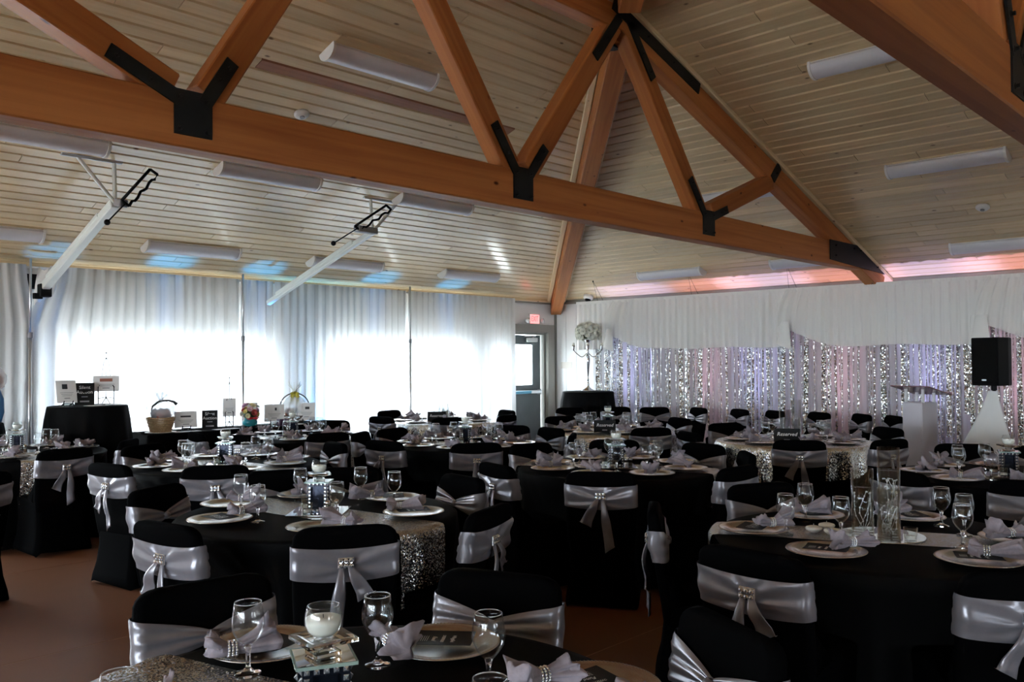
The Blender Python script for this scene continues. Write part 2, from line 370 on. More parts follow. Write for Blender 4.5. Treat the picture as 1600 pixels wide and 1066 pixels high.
struct('trim_2', MB().box((11.5, YC-.03, ZW-.035), (1.2, .06, .07)).mesh('trim'), m_greytrim)
struct('trim_3', MB().box((XC-.03, 5.2, ZW-.035), (.06, 10.5, .07)).mesh('trim'), m_greytrim)
struct('trim_4', MB().box((XC-.015, YC-.015, 1.33), (.05, .05, 2.62)).mesh('trim'), m_greytrim)

def beam(name, p, q, wd, dp, parent, up=Vector((0, 0, 1)), m=None):
    """timber from p to q; local x along its length, width wd sideways, depth dp"""
    p, q = Vector(p), Vector(q); d = (q-p); L = d.length; d.normalize(); s = up.cross(d).normalized(); u = d.cross(s)
    M = Matrix((d, s, u)).transposed().to_4x4(); M.translation = (p+q)/2
    return obj(name, MB().box((0, 0, 0), (L, wd, dp), b=.008).mesh(name), m or m_beam, parent, M)
def ceil_z(x): return ZW + (XC-x)/3
def bolt_mesh():
    return MB().lathe([(.016, 0), (.016, .004), (.010, .004), (.010, .02), (.0001, .02)], 6, RX(PI/2)).mesh('bolt')
BOLT = bolt_mesh(); BOLT.materials.append(m_steel)
def plate(parent, yf, boxes, bolts, name='steel_plate'):
    b = MB()
    for it in boxes:
        if it[0] == 'r': b.box(((it[1]+it[2])/2, yf-.005, (it[3]+it[4])/2), (it[2]-it[1], .010, it[4]-it[3]))
        elif it[0] == 'p': b.prism(it[1], .012, TR(0, yf-.007, 0))
        else:
            _, x0, z0, x1, z1, wd = it; L = math.hypot(x1-x0, z1-z0); a = math.atan2(z1-z0, x1-x0)
            b.box(((0, 0, 0)), (L, .012, wd), TR((x0+x1)/2, yf-.006, (z0+z1)/2) @ RY(-a))
    o = obj(name, b.mesh(name), m_steel, parent)
    for x, z in bolts: obj('bolt', BOLT, None, o, TR(x, yf-.011, z))
def truss(y0, xhip, label, flat, sh=0.):
    t = thing('roof_truss', label, 'roof truss', (0, 0, 0), 0, 'timber roof trusses')
    W = .155; yc = y0+W/2; zb, zt = 2.735, 3.02
    beam('bottom_chord', (XB+.2, yc, (zb+zt)/2), (XC-.15, yc, (zb+zt)/2), W, zt-zb, t)
    off = .20
    beam('top_chord', (XC-.32, yc, ceil_z(XC-.32)-off), (xhip-.05, yc, ceil_z(xhip-.05)-off), W, .21, t)
    beam('nailer_strip', (XC-.05, yc, ceil_z(XC-.05)-.045), (xhip, yc, ceil_z(xhip)-.045), W+.05, .05, t, m=m_pinetrim)
    zf = ceil_z(xhip)-off
    beam('top_chord', (xhip+.1, yc, zf), (-xhip, yc, zf), W, .21, t)
    top = lambda x: (ceil_z(x)-off-.08) if x > xhip else zf-.06
    nodes_ = [(-.6, -1.9, .75), (2.1, -.6 if flat else 0.75, 3.3), (4.67, 3.3, 5.96), (7.30, 5.96, 8.75)]
    for x, l, r in nodes_:
        x += sh; l += sh; r += sh; pr = []
        for s, xt in ((-1, l), (1, r)):
            zt2 = top(xt) if not (flat and xt < 0) else 4.15
            if flat and abs(x-2.1) < .01 and s < 0: xt, zt2 = -.6, 4.17
            p = Vector((x+s*.10, yc, zt+.02)); q = Vector((xt-s*(.24 if abs(xt-sh-3.3) < .01 else .10), yc, zt2)); d = (q-p).normalized()
            beam('web_member', p-d*.0, q, W-.012, .175, t); pr.append((x+s*.06, d))
        bx = [('r', x-.105, x+.105, 2.80, 3.04)]; bl = [(x-.075, 2.83), (x+.075, 2.83), (x-.075, 3.0), (x+.075, 3.0)]
        for (xs, d), al in zip(pr, (.42, .32)):
            e = Vector((xs, 0, 2.98)) + d*al; bx.append(('a', xs, 2.98, e.x, e.z, .078)); bl += [(xs+d.x*(al-.05), 2.98+d.z*(al-.05)), (xs+d.x*.18, 2.98+d.z*.18)]
        plate(t, y0, bx, bl)
    # heel plate at the wall and joint plates on the sloping chord
    plate(t, y0, [('p', [(10.05, 2.79), (11.9, 2.72), (11.93, 2.74), (11.05, 3.03), (10.05, 3.03)])], [(10.2, 2.85), (10.2, 2.97), (10.75, 2.98), (10.95, 2.97), (11.5, 2.8)], 'heel_plate')
    if flat:
        zx = lambda x: ceil_z(x)-off
        plate(t, y0, [('a', 8.62, zx(8.62)-.10, 8.78, zx(8.78)+.12, .10)], [(8.7, zx(8.7))], 'joint_plate')
        plate(t, y0, [('a', 5.8, zx(5.8)+.04, 7.15, zx(7.15)+.06, .11)], [(6.3, zx(6.3)+.05), (6.7, zx(6.7)+.05), (7.0, zx(7.0)+.05)], 'joint_plate')
        for s, xn in ((-1, 4.67), (1, 7.30)):
            d = Vector((xn+(-s)*.1-5.96, 0, 3.04-zf)).normalized(); plate(t, y0, [('a', 5.96+s*.07, zf, 5.96+s*.07+d.x*.55, zf+d.z*.55, .085)], [(5.96+s*.07+d.x*.3, zf+d.z*.3), (5.96+s*.07+d.x*.48, zf+d.z*.48)], 'joint_plate')
        b = MB().box((5.96, yc+.12, zf-.02), (.26, .12, .34)); obj('hip_hanger', b.mesh('hip_hanger'), m_steel, t)
    return t
truss(4.37, 5.96, 'stained timber roof truss spanning the hall with black steel plates', True)
truss(1.04, 2.71, 'timber roof truss cut off by the upper right edge of the picture', False, -.22)
hb = thing('hip_beam', 'stained timber hip beam running down to the corner above the door', 'beam')
hp, hq = Vector((XC-.05, YC-.05, ZW-.13)), Vector((XC-6.02, YC-6.02, ZW+2.005-.20))
beam('timber', hp, hq, .19, .26, hb)
for s in (-1, 1):
    d = (hq-hp).normalized(); sd = Vector((0, 0, 1)).cross(d).normalized()
    beam('edge_strip', hp+sd*s*.135+Vector((0, 0, .085)), hq+sd*s*.135+Vector((0, 0, .155)), .07, .05, hb, m=m_pinetrim)
hb2 = thing('hip_beam', 'hip beam continuing over the camera between the two trusses', 'beam')
beam('timber', (XC-6.3, YC-6.3, ZW+2.1-.2), (XC-9.2, YC-9.2, ZW+9.2/3-.2), .19, .26, hb2)

# ------------------------------------------------------------------ ceiling fixtures
def fix_meshes():
    L, r = 1.14, .105; n = 12
    arc = [(r*math.cos(PI*k/n), .015+.078*math.sin(PI*k/n)) for k in range(n+1)]
    d = MB().loft([[(x, y, z) for y, z in arc] for x in (-L/2+.02, L/2-.02)], False)
    c = MB()
    arc2 = [(y*1.06, z*1.08) for y, z in arc] + [(-r*1.06, 0), (r*1.06, 0)]
    c.loft([[(x, y, z) for y, z in arc2] for x in (-.012, .012)])
    b = MB().box((0, 0, .008), (L-.03, .2, .016))
    D = d.mesh('diffuser', True); C = c.mesh('end_cap'); Bs = b.mesh('housing')
    D.materials.append(m_diff); C.materials.append(m_white); Bs.materials.append(m_white); return D, C, Bs
FD, FC, FB = fix_meshes()
def fixture(M, label):
    o = bpy.data.objects.new('ceiling_light', None); COL.objects.link(o); o.matrix_world = M; tag(o, label, 'ceiling light', 'wraparound ceiling lights')
    obj('housing', FB, None, o); obj('diffuser', FD, None, o)
    obj('end_cap', FC, None, o, TR(-.56, 0, 0)); obj('end_cap', FC, None, o, TR(.56, 0, 0))
def onL(x, y): return ML @ TR(x, (YC-y)*S10/3, .012)
def onR(x, y): return MR @ TR(-y, (XC-x)*S10/3, .012)
for x, y, s in ((4.58, 5.97, 'highest up the window-side slope, between the truss webs'), (2.43, 7.92, 'just under the truss beam at the left picture edge'),
        (4.63, 7.92, 'just under the truss beam, left of the two hoop masts’ middle'), (6.87, 7.92, 'just under the truss beam beside the right hoop mast'),
        (2.46, 9.70, 'low above the left curtain, cut by the picture edge'), (4.66, 9.70, 'low above the curtain, right of the left hoop mast'),
        (6.83, 9.70, 'low above the curtain, crossed by the right hoop mast'), (9.13, 9.70, 'low above the curtain nearest the hip beam')):
    fixture(onL(x, y), 'white ceiling light ' + s.replace('’', ''))
for x, y, s in ((7.45, 2.80, 'high on the right slope beside the cut-off truss'), (9.32, 2.83, 'half way down the right slope beside the cut-off truss'),
        (9.32, 5.08, 'on the right slope seen behind the truss webs'), (11.26, 2.80, 'low at the right edge above the speaker'),
        (11.26, 5.15, 'low on the right slope half hidden by the truss beam'), (11.26, 7.41, 'low on the right slope left of the truss beam')):
    fixture(onR(x, y), 'white ceiling light ' + s)
def detector(M, label):
    o = bpy.data.objects.new('smoke_detector', None); COL.objects.link(o); o.matrix_world = M; tag(o, label, 'smoke detector', 'smoke detectors')
    obj('body', MB().lathe([(.07, 0), (.072, .02), (.055, .038), (.001, .042)], 20).mesh('body', True), m_white, o)
    obj('sensor_grille', MB().lathe([(.022, .038), (.022, .052), (.001, .054)], 12).mesh('grille'), m_grey, o)
detector(onL(4.33, 6.85), 'round white smoke detector on the boards above the truss beam')
detector(onR(10.34, 2.77), 'round white smoke detector on the right slope above the speaker')
dc = bpy.data.objects.new('dome_camera', None); COL.objects.link(dc); dc.matrix_world = onR(11.90, 9.55); tag(dc, 'small white dome camera under the ceiling right of the hip beam', 'camera')
obj('base', MB().lathe([(.085, 0), (.085, .06), (.06, .075), (.001, .075)], 18).mesh('base', True), m_white, dc)
obj('dome', MB().sphere((0, 0, .07), .055, 14, 8).mesh('dome', True), m_blackplastic, dc)

# folded hoop masts
def mast(label, bar, br, J, low, h0, h1, rod, bracket=True, wd=.085):
    t = thing('hoop_mast', label, 'hoop mast', (0, 0, 0), 0, 'ceiling hung hoop masts')
    J = Vector(J); low = Vector(low); a, b = Vector(bar[0]), Vector(bar[1]); d = (b-a)
    beam('ceiling_bar', a, b, .05, .045, t, m=m_alum)
    for q in br: beam('brace', q, J, .035, .03, t, m=m_whitepaint)
    beam('boom', J, low, wd, wd, t, m=m_whitepaint)
    beam('sleeve', J + (low-J)*.16 + Vector((-.012, 0, .03)), J + (low-J)*.9 + Vector((-.012, 0, .03)), wd*.9, .05, t, m=m_whitepaint)
    beam('elbow_box', J+Vector((0, -.05, 0)), Vector(h0)+Vector((0, .02, 0)), .09, .07, t, m=m_grey)
    h0 = Vector(h0); h1 = Vector(h1); s = Vector((.035, 0, -.02)); b_ = MB()
    b_.tube([h0-s, h1-s], .014); b_.tube([h0+s+(h1-h0)*(k/10)+Vector((0, 0, .018*math.sin(k*1.9))) for k in range(11)], .013); b_.tube([h1-s, h1+s], .014); b_.tube([h0-s, h0+s], .014)
    obj('spring_frame', b_.mesh('spring_frame', True), m_blackplastic, t)
    r = MB().tube([h0, rod], .007).sphere(rod, .028, 10, 6); obj('crank_rod', r.mesh('crank_rod', True), m_blackplastic, t)
    if not bracket: return
    k = MB().box(low+Vector((0, -.02, -.03)), (.12, .1, .14), b=.01).box(low+Vector((-.06, 0, -.09)), (.08, .06, .06)); obj('lower_bracket', k.mesh('lower_bracket'), m_blackplastic, t)
mast('white folding hoop mast with black crank at the far left', ((2.69, 8.15, 3.47), (3.23, 8.15, 3.47)), ((2.83, 8.15, 3.46), (3.155, 8.15, 3.46)), (3.17, 8.16, 3.08), (3.13, 9.95, 2.40), (3.20, 8.0, 3.06), (3.44, 7.95, 3.38), (3.02, 7.95, 2.86))
mast('white folding hoop mast beside the blue-lit curtain, right of the other mast', ((5.92, 8.06, 3.495), (6.53, 8.06, 3.495)), ((6.02, 8.06, 3.49), (6.42, 8.06, 3.49)), (6.05, 8.06, 3.10), (5.84, 10.02, 2.36), (5.72, 7.9, 3.09), (6.16, 7.9, 3.38), (5.40, 7.9, 2.89), False, .062)
# ------------------------------------------------------------------ curtains
def curtain_mesh(a, b, ytop, zt, zb, fold, amp, seed, pull=None, nz=16, head=.10):
    """hanging cloth from x=a to b at y=ytop; folds deepen downwards; pull(u,v)->dx"""
    nu = max(8, int(abs(b-a)/fold*8)); rnd = random.Random(seed)
    ph = [rnd.uniform(0, 6.28) for _ in range(4)]
    def fn(u, v):
        x = a + (b-a)*u; z = zt + (zb-zt)*v; k = 2*PI/fold
        wob = .35*math.sin(x*3.1+ph[0]) + .6*math.sin(x*7.3+ph[1])
        s = math.sin(k*x + wob*2.2 + ph[2]) + .35*math.sin(2.3*k*x+ph[3])
        hd = 1 if (zt-z) > head else .45
        A = amp*(.45+.75*v)*hd
        y = ytop + A*s + (0.008*math.sin(k*3.1*x) if (zt-z) < head*1.2 else 0)
        x += .25*A*math.cos(k*x+ph[1])
        if pull: 
            dx, dy = pull(u, v); x += dx; y += dy
        return (x, y, z)
    return MB().grid(nu, nz, fn).mesh('curtain', True)
YCU = 10.26
def gat_pull(sign, edge):   # the two cloths by the gap lean together lower down
    return lambda u, v: ((.10 if edge else -.24)*max(0, min(1, (v-.03)/.22))*(max(0, (u if edge else 1-u))**7), 0)
cp = []
for a, b, lab, pl in ((1.2, 3.05, 'white curtain panel at the left picture edge', gat_pull(1, True)), (3.29, 5.57, 'white window curtain behind the tall auction table', gat_pull(-1, False)), (5.58, 6.06, 'narrow white curtain panel right of the first pole', None),
        (6.08, 8.34, 'white window curtain with the blue-lit left edge', None), (8.36, 10.74, 'white curtain panel next to the exit door', None)):
    t = obj('curtain', curtain_mesh(a, b, YCU, 2.672, .03, .135, .036, int(a*10), pl), m_curtain); tag(t, lab, 'curtain', 'sheer curtains along the window wall')
def rod(x, lab):
    t = thing('curtain_pole', lab, 'pole', (x, YCU+.0, 0), 0, 'upright curtain poles')
    obj('upright', MB().tube([(0, -.07, .01), (0, -.07, 1.9)], .019).tube([(0, -.07, 1.85), (0, -.07, 2.73)], .014).mesh('upright', True), m_alum, t)
    obj('collar', MB().lathe([(.026, 0), (.026, .06)], 12, TR(0, -.07, 1.87)).mesh('collar'), m_grey, t)
    obj('base_plate', MB().box((0, -.07, .006), (.3, .2, .012), b=.003).mesh('base_plate'), m_grey, t)
rod(5.575, 'metal pole between the left window curtains'); rod(8.35, 'metal pole between the right window curtains'); rod(3.07, 'metal pole beside the gap in the curtains at the left')
cr = thing('curtain_rail', 'horizontal rail carrying the white window curtains', 'rail')
obj('tube', MB().tube([(1.1, YCU+.03, 2.645), (10.76, YCU+.03, 2.645)], .014).mesh('tube', True), m_alum, cr)
# hinged scrap of cloth and speaker box seen in the gap
sb = thing('wall_box', 'dark wall box and chain seen in the gap between the left curtains', 'wall box', (3.13, YC-.08, 0))
obj('box', MB().box((0, 0, 2.50), (.22, .12, .16), b=.01).mesh('box'), m_blackplastic, sb)
ch = MB()
for k in range(26): ch.lathe([(.008, 0), (.014, .012), (.008, .024)], 6, TR(-.06, -.05, 2.38-k*.034))
obj('chain', ch.mesh('chain'), m_grey, sb)
def scrap():
    def fn(u, v): return (3.12+.18*u-.05*v*(1-u), 10.10+.03*math.sin(u*9+v*4), 2.62-.24*v-.16*v*(1-u)+.02*math.sin(u*14))
    tag(obj('cloth_scrap', MB().grid(12, 8, fn).mesh('cloth_scrap', True), m_valance), 'bunched corner of white cloth caught on the left hoop mast', 'cloth')
scrap()

# sequin curtain and valance along the right wall
def mat_strips():
    m = bpy.data.materials.new('sequin_strips'); m.use_nodes = True; N = m.node_tree.nodes; L = m.node_tree.links; b = N['Principled BSDF']; o = N['Material Output']
    b.inputs['Base Color'].default_value = (.90, .93, .92, 1); b.inputs['Metallic'].default_value = 1; b.inputs['Roughness'].default_value = .2
    ge = N.new('ShaderNodeNewGeometry'); vo = N.new('ShaderNodeTexVoronoi'); vo.inputs['Scale'].default_value = 95; L.new(ge.outputs['Position'], vo.inputs['Vector'])
    sb = N.new('ShaderNodeVectorMath'); sb.operation = 'SUBTRACT'; L.new(vo.outputs['Color'], sb.inputs[0]); sb.inputs[1].default_value = (.5, .5, .5)
    s = N.new('ShaderNodeVectorMath'); s.operation = 'SCALE'; L.new(sb.outputs[0], s.inputs[0]); s.inputs['Scale'].default_value = 1.1
    ad = N.new('ShaderNodeVectorMath'); ad.operation = 'ADD'; L.new(ge.outputs['Normal'], ad.inputs[0]); L.new(s.outputs[0], ad.inputs[1])
    no = N.new('ShaderNodeVectorMath'); no.operation = 'NORMALIZE'; L.new(ad.outputs[0], no.inputs[0]); L.new(no.outputs[0], b.inputs['Normal'])
    return m
m_strip = mat_strips()
m_gauze = cloth_sheer('grey_gauze', (.72, .72, .72), .35, .03)
XSQ = 11.62
def sequin_curtain(y0, y1, lab, seed):
    rnd = random.Random(seed); ph = [rnd.uniform(0, 6.28) for _ in range(4)]
    def sy(y): return .030*math.sin(2*PI*y/.17+1.3*math.sin(3.1*y+ph[0])+ph[1]) + .012*math.sin(2*PI*y/.071+ph[2])
    n = int(abs(y1-y0)/.17*10)
    t = thing('sequin_curtain', lab, 'curtain', (0, 0, 0), 0, 'sequin curtains along the right wall')
    obj('gauze', MB().grid(n, 8, lambda u, v: (XSQ+sy(y0+(y1-y0)*u)*(.6+.6*v), y0+(y1-y0)*u, 2.5-2.47*v)).mesh('gauze', True), m_gauze, t)
    y = min(y0, y1)+.02; b = MB()
    while y < max(y0, y1)-.03:
        wd = rnd.choice((.010, .014, .018, .022, .03, .06)); lean = rnd.uniform(-.03, .03); zb = rnd.choice((.05, .05, .3, .6, .9)) if rnd.random() < .5 else .05
        b.grid(2, 14, lambda u, v: (XSQ-.012+sy(y+wd*u+lean*v)*(.6+.6*v)-.004*math.sin(v*40+y*9), y+wd*u+lean*v, 2.45+(zb-2.45)*v))
        y += wd + rnd.choice((.012, .016, .022, .035, .06))
    o = obj('sequin_strings', b.mesh('sequin_strings', True), m_strip, t); o['kind'] = 'stuff'
for k, (a, b, lab) in enumerate(((9.25, 8.05, 'silver sequin curtain panel behind the candelabra table'), (8.05, 6.85, 'second silver sequin curtain panel from the candelabra'), (6.85, 5.55, 'silver sequin curtain panel behind the middle of the chair row'),
        (5.55, 4.25, 'silver sequin curtain panel left of the lectern'), (4.25, 2.95, 'silver sequin curtain panel behind the lectern'), (2.95, 1.2, 'silver sequin curtain panel behind the speaker'))): sequin_curtain(a, b, lab, 20+k)
def valance(y0, y1, lab, seed, lift):
    rnd = random.Random(seed); ph = [rnd.uniform(0, 6.28) for _ in range(4)]; n = int(abs(y1-y0)/.10*8); W = abs(y1-y0)
    def fn(u, v):
        y = y0+(y1-y0)*u; d = W*u                      # distance from the swagged (left) end
        k = math.exp(-(d/.38)**2)*lift
        zt, zb = 2.585, 1.77 + .27*k + .01*math.sin(y*5)
        z = zt+(zb-zt)*v
        s = math.sin(2*PI*y/.115+1.5*math.sin(2.7*y+ph[0])+ph[1]) + .5*math.sin(2*PI*y/.055+ph[2])
        x = 11.50 - (.028*s)*(.6+.5*v) - .10*k*math.sin(PI*min(1, v*1.05))
        return (x, y + .35*k*v*(.5) , z)
    t = thing('valance', lab, 'valance', (0, 0, 0), 0, 'white valances hung above the sequin curtain')
    obj('drape', MB().grid(n, 12, fn).mesh('drape', True), m_valance, t)
    obj('header_band', MB().grid(n, 2, lambda u, v: (11.485+.006*math.sin(u*W*190), y0+(y1-y0)*u, 2.60-.05*v)).mesh('header_band', True), m_valance, t)
    if lift:
        def tw(u, v):
            a = -1.2+3.6*u; r = .06+.10*v
            return (11.44-.05*math.sin(a)-.02*v, y0+.06-.10*u+r*.6*math.cos(a), 2.12-.36*v+.05*math.cos(a)*v)
        obj('swag_fold', MB().grid(12, 8, tw).mesh('swag_fold', True), m_valance, t)
valance(9.50, 8.72, 'short plain white valance left of the first swag', 1, 0)
valance(8.74, 5.60, 'long white pleated valance between the first and second swag', 2, 1)
valance(5.63, 3.07, 'white pleated valance between the second swag and the speaker', 3, 1)
valance(3.10, 1.0, 'white valance at the right edge above the speaker', 4, 1)
vr = thing('valance_pipe', 'thin pipe hung on wires carrying the white valance', 'pipe')
obj('tube', MB().tube([(11.53, 9.5, 2.585), (11.53, 1.0, 2.585)], .014).mesh('tube', True), m_alum, vr)
for y in (9.0, 7.15, 5.55, 2.2):
    zc = ceil_z(11.3)
    obj('hanging_wire', MB().tube([(11.53, y+.06, 2.59), (11.33, y, zc-.03), (11.53, y-.06, 2.59)], .003, 5).mesh('wire'), m_blackplastic, vr)
    obj('hook', MB().tube([(11.33, y, zc-.05), (11.33, y, zc+.005)], .01, 6).mesh('hook'), m_blackplastic, vr)

# coloured uplights on the floor
def uplight(loc, col, energy, tilt, lab, spread=34, grp='floor uplights'):
    t = thing('uplight', lab, 'uplight', loc, 0, grp)
    obj('can', MB().lathe([(.07, .05), (.085, .06), (.09, .2), (.075, .2), (.07, .12), (.001, .12)], 18).mesh('can', True), m_blackplastic, t)
    obj('yoke', MB().box((0, 0, .012), (.22, .1, .02)).box((-.1, 0, .08), (.012, .04, .14)).box((.1, 0, .08), (.012, .04, .14)).mesh('yoke'), m_blackplastic, t)
    obj('lens', MB().lathe([(.068, .125), (.068, .13), (.001, .131)], 16).mesh('lens'), emit('led_'+lab[:20], col, 3.0), t)
    l = bpy.data.lights.new('led', 'SPOT'); l.energy = energy; l.color = col; l.spot_size = math.radians(spread); l.spot_blend = .7; l.shadow_soft_size = .05
    o = bpy.data.objects.new('led_lamp', l); COL.objects.link(o); o.parent = t; o.location = (0, 0, .21); o.rotation_euler = (PI+tilt[0], tilt[1], 0)
for x, s in ((3.28, 'first'), (4.6, 'second'), (5.82, 'third'), (7.72, 'fourth'), (9.15, 'fifth')):
    uplight((x, 10.12, 0), (.03, .31, 1.0), 150, (.004, 0), s+' blue floor uplight from the left along the window curtain', 15)
uplight((11.78, 9.85, 0), (.55, .85, 1.0), 4, (0, .05), 'pale blue uplight in the corner behind the candelabra table', 70)
uplight((6.76, 10.39, 0), (.02, .42, 1.0), 110, (.0, 0), 'blue uplight between the curtain and the pier beside the hoop mast', 46)
PK, LV = (1.0, .45, .62), (.46, .44, 1.0)
for k, (y, c, s) in enumerate(((8.55, LV, 'lavender uplight behind the sequin curtain by the candelabra'), (7.05, PK, 'pink uplight behind the sequin curtain, leftmost pink one'), (6.2, LV, 'lavender uplight behind the middle of the chair row'),
        (4.95, PK, 'pink uplight behind the sequin curtain left of the lectern'), (3.75, LV, 'lavender uplight behind the lectern'), (2.75, PK, 'pink uplight behind the speaker'))):
    uplight((11.86, y, 0), c, 125 if c == LV else 60, (0, .03), s, 40)
# ------------------------------------------------------------------ round tables
def clock(T, p):
    f = Vector((T[0], T[1])).normalized(); r = Vector((f.y, -f.x)); d = Vector((p[0]-T[0], p[1]-T[1]))
    return math.degrees(math.atan2(d.dot(r), d.dot(f))) % 360
HR = ['twelve', 'one', 'two', 'three', 'four', 'five', 'six', 'seven', 'eight', 'nine', 'ten', 'eleven']
USED = set()
def seat_word(kind, tn, ang):
    h = ang/30
    for w_ in (HR[int(round(h)) % 12] + " o'clock", 'half past ' + HR[int(math.floor(h)) % 12], 'quarter past ' + HR[int(math.floor(h+.5)) % 12], 'quarter to ' + HR[int(math.floor(h+1)) % 12]):
        if (kind, tn, w_) not in USED: USED.add((kind, tn, w_)); return w_
    return "twenty past " + HR[int(h) % 12]
TBL = dict(  # centre, runner direction in degrees, phrase
    T1=((1.16, 1.66), 108, 'the front table'), T2=((2.68, 4.06), -84, 'the table left of centre'), T3=((4.09, 1.55), -63, 'the right table with vases'),
    T4=((5.37, 4.05), -68, 'the centre table'), T5=((3.44, 6.57), -84, 'the third-row left table'), T6=((5.17, 8.35), -60, 'the table before the long auction table'),
    T7=((2.56, 8.84), -93, 'the leftmost table'), T8=((5.87, 6.30), -68, 'the black table behind the centre table'), T9=((7.92, 8.96), 0, 'the silver table by the window'),
    T10=((8.09, 6.22), 0, 'the silver table by the candelabra'), T11=((8.28, 4.00), 0, 'the silver vase table by the lectern'), T12=((6.78, 1.68), -58, 'the right edge table'))
CH = dict(T1=[(80, 1.03), (24, .98), (-25, 1.03)],
    T2=[(-117, 1.0), (-165, .98), (120, 1.0), (70, 1.05), (46, 1.06), (-6, .96), (-75, 1.06)],
    T3=[(177, 1.10), (122, 1.02), (60, .98), (-135, 1.08)],
    T4=[(-148, 1.14), (171, 1.12), (84, .98), (38, 1.05), (-7, 1.04), (-48, .98), (-98, 1.12)],
    T5=[(-121, 1.06), (-166, 1.02), (105, .98), (-8, .96)],
    T6=[(-102, 1.0), (-150, 1.05), (176, 1.05), (30, .98)],
    T7=[(-88, 1.1), (-42, .98)],
    T8=[(-128, 1.06), (-176, 1.05), (98, .98), (128, 1.05), (18, 1.02), (-14, 1.02), (-58, 1.05)],
    T9=[(-127, 1.05), (-179, 1.05), (98, 1.0), (-80, 1.05), (-16, 1.0)],
    T10=[(-118, 1.08), (74, 1.0), (-20, 1.02)],
    T11=[(-152, 1.16), (145, 1.1), (70, 1.02), (-35, 1.05), (-112, 1.18)],
    T12=[(161, 1.10), (30, 1.15), (2, 1.15), (-160, 1.08)])
RT, ZTT = .76, .765
def cloth_mesh(chairs, seed, n=168):
    rnd = random.Random(seed); ph = rnd.uniform(0, 6.28); nf = rnd.choice((17, 19, 21))
    prof = [(0.02, 0), (.4, 0), (.72, 0), (.748, -.003), (.76, -.014)] + [(.762, -.014-.735*(k/10)**1.0) for k in range(1, 11)]
    rings = []
    for i, (r, dz) in enumerate(prof):
        ring = []; h = max(0, (i-4)/10)
        for k in range(n):
            a = 2*PI*k/n; rr = r
            if h > 0:
                fo = math.sin(nf*a+ph+1.1*math.sin(3*a+ph)) + .4*math.sin((nf*2+1)*a)
                rr = r + .034*h**.8*fo + .02*h
                for ca, cr in chairs:     # cloth pushed in where a chair seat is tucked under
                    da = (a-math.radians(ca)+PI) % (2*PI)-PI; front = cr-.235-.205
                    if front < .80 and abs(da) < .55:
                        wgt = max(0, 1-max(0, abs(da)-.30)/.25); dep = min(1, h/.35)
                        lim = (front-.02)/max(.6, math.cos(min(abs(da), .4)))
                        if rr > lim: rr = rr + (lim-rr)*wgt*dep
            ring.append((rr*math.cos(a), rr*math.sin(a), ZTT+dz))
        rings.append(ring)
    return MB().loft(rings, False).mesh('tablecloth', True)
LEGM = MB().lathe([(.28, .01), (.26, .03), (.05, .05), (.04, .4), (.05, .70), (.3, .735)], 16).mesh('pedestal', True)
TOPM = MB().lathe([(.745, .735), (.752, .742), (.752, .756), (.745, .760)], 48).mesh('table_top')
def round_table(key):
    c, rd, nm = TBL[key]
    t = thing('round_table', 'round banquet table hidden under a black cloth, ' + nm, 'table', (c[0], c[1], 0), 0, 'round banquet tables')
    obj('pedestal', LEGM, m_blackplastic, t); obj('table_top', TOPM, m_blackplastic, t)
    cl = obj('tablecloth', cloth_mesh(CH[key], hash_(key)), m_black, None, TR(c[0], c[1], 0)); tag(cl, 'floor length black cloth on ' + nm, 'tablecloth', 'black round tablecloths')
def hash_(s): return sum(ord(ch_)*(i+3) for i, ch_ in enumerate(s))
def runner(key, wd=.32, drop=.36, zt=ZTT+.003):
    c, rd, nm = TBL[key]; a = math.radians(rd); R = RT+.012; rnd = random.Random(hash_(key))
    def fn(u, v):
        s = -(R+drop) + 2*(R+drop)*u; q = (v-.5)*wd; edge = math.sqrt(max(.01, R*R-q*q))
        if abs(s) < edge-.01: x, z = s, zt + .0012*math.sin(s*9)
        else:
            dd = abs(s)-edge; rr = .02
            if dd < .03: x, z = math.copysign(edge+.012*min(1, max(0, dd+.01)/.03), s), zt-.012*max(0, dd+.01)/.03
            else: x, z = math.copysign(edge+.018+.010*math.sin(q*30+1)*min(1, dd*3), s), zt-.012-(dd-.02)
        q2 = q + .02*math.sin(s*2.3+hash_(key))
        return (x*math.cos(a)-q2*math.sin(a), x*math.sin(a)+q2*math.cos(a), z)
    o = obj('table_runner', MB().grid(90, 12, fn).mesh('table_runner', True), m_run, None, TR(c[0], c[1], 0)); tag(o, 'glittering silver sequin runner across ' + nm, 'table runner', 'sequin table runners')
def overlay(key, rot=20, half=1.06):
    c, rd, nm = TBL[key]; n = 200; rings = []; rnd = random.Random(hash_(key)); ph = rnd.uniform(0, 6)
    R = RT+.006; steps = [(.02, None), (.4, None), (.73, None), (.755, None), (R+.006, 0.0)] + [(R+.01, k/9) for k in range(1, 10)]
    for r, h in steps:
        ring = []
        for k in range(n):
            a = 2*PI*k/n; b = (a-math.radians(rot)); ext = half/max(abs(math.cos(b)), abs(math.sin(b))); dr = (ext-R)*.92
            if h is None: rr, z = r, ZTT+.004 - (.004 if r > .75 else 0)
            elif h == 0: rr, z = r, ZTT-.012
            else: rr, z = r + (.030*math.sin(22*a+ph+1.3*math.sin(4*a))+.02)*h**.7, ZTT-.012-dr*h
            ring.append((rr*math.cos(a), rr*math.sin(a), z))
        rings.append(ring)
    o = obj('sequin_overlay', MB().loft(rings, False).mesh('sequin_overlay', True), m_overlay, None, TR(c[0], c[1], 0)); tag(o, 'square silver sequin overlay draped on ' + nm, 'tablecloth', 'silver sequin overlays')
for k in TBL: round_table(k)
for k in ('T1', 'T2', 'T3', 'T4', 'T5', 'T6', 'T7', 'T8', 'T12'): runner(k)
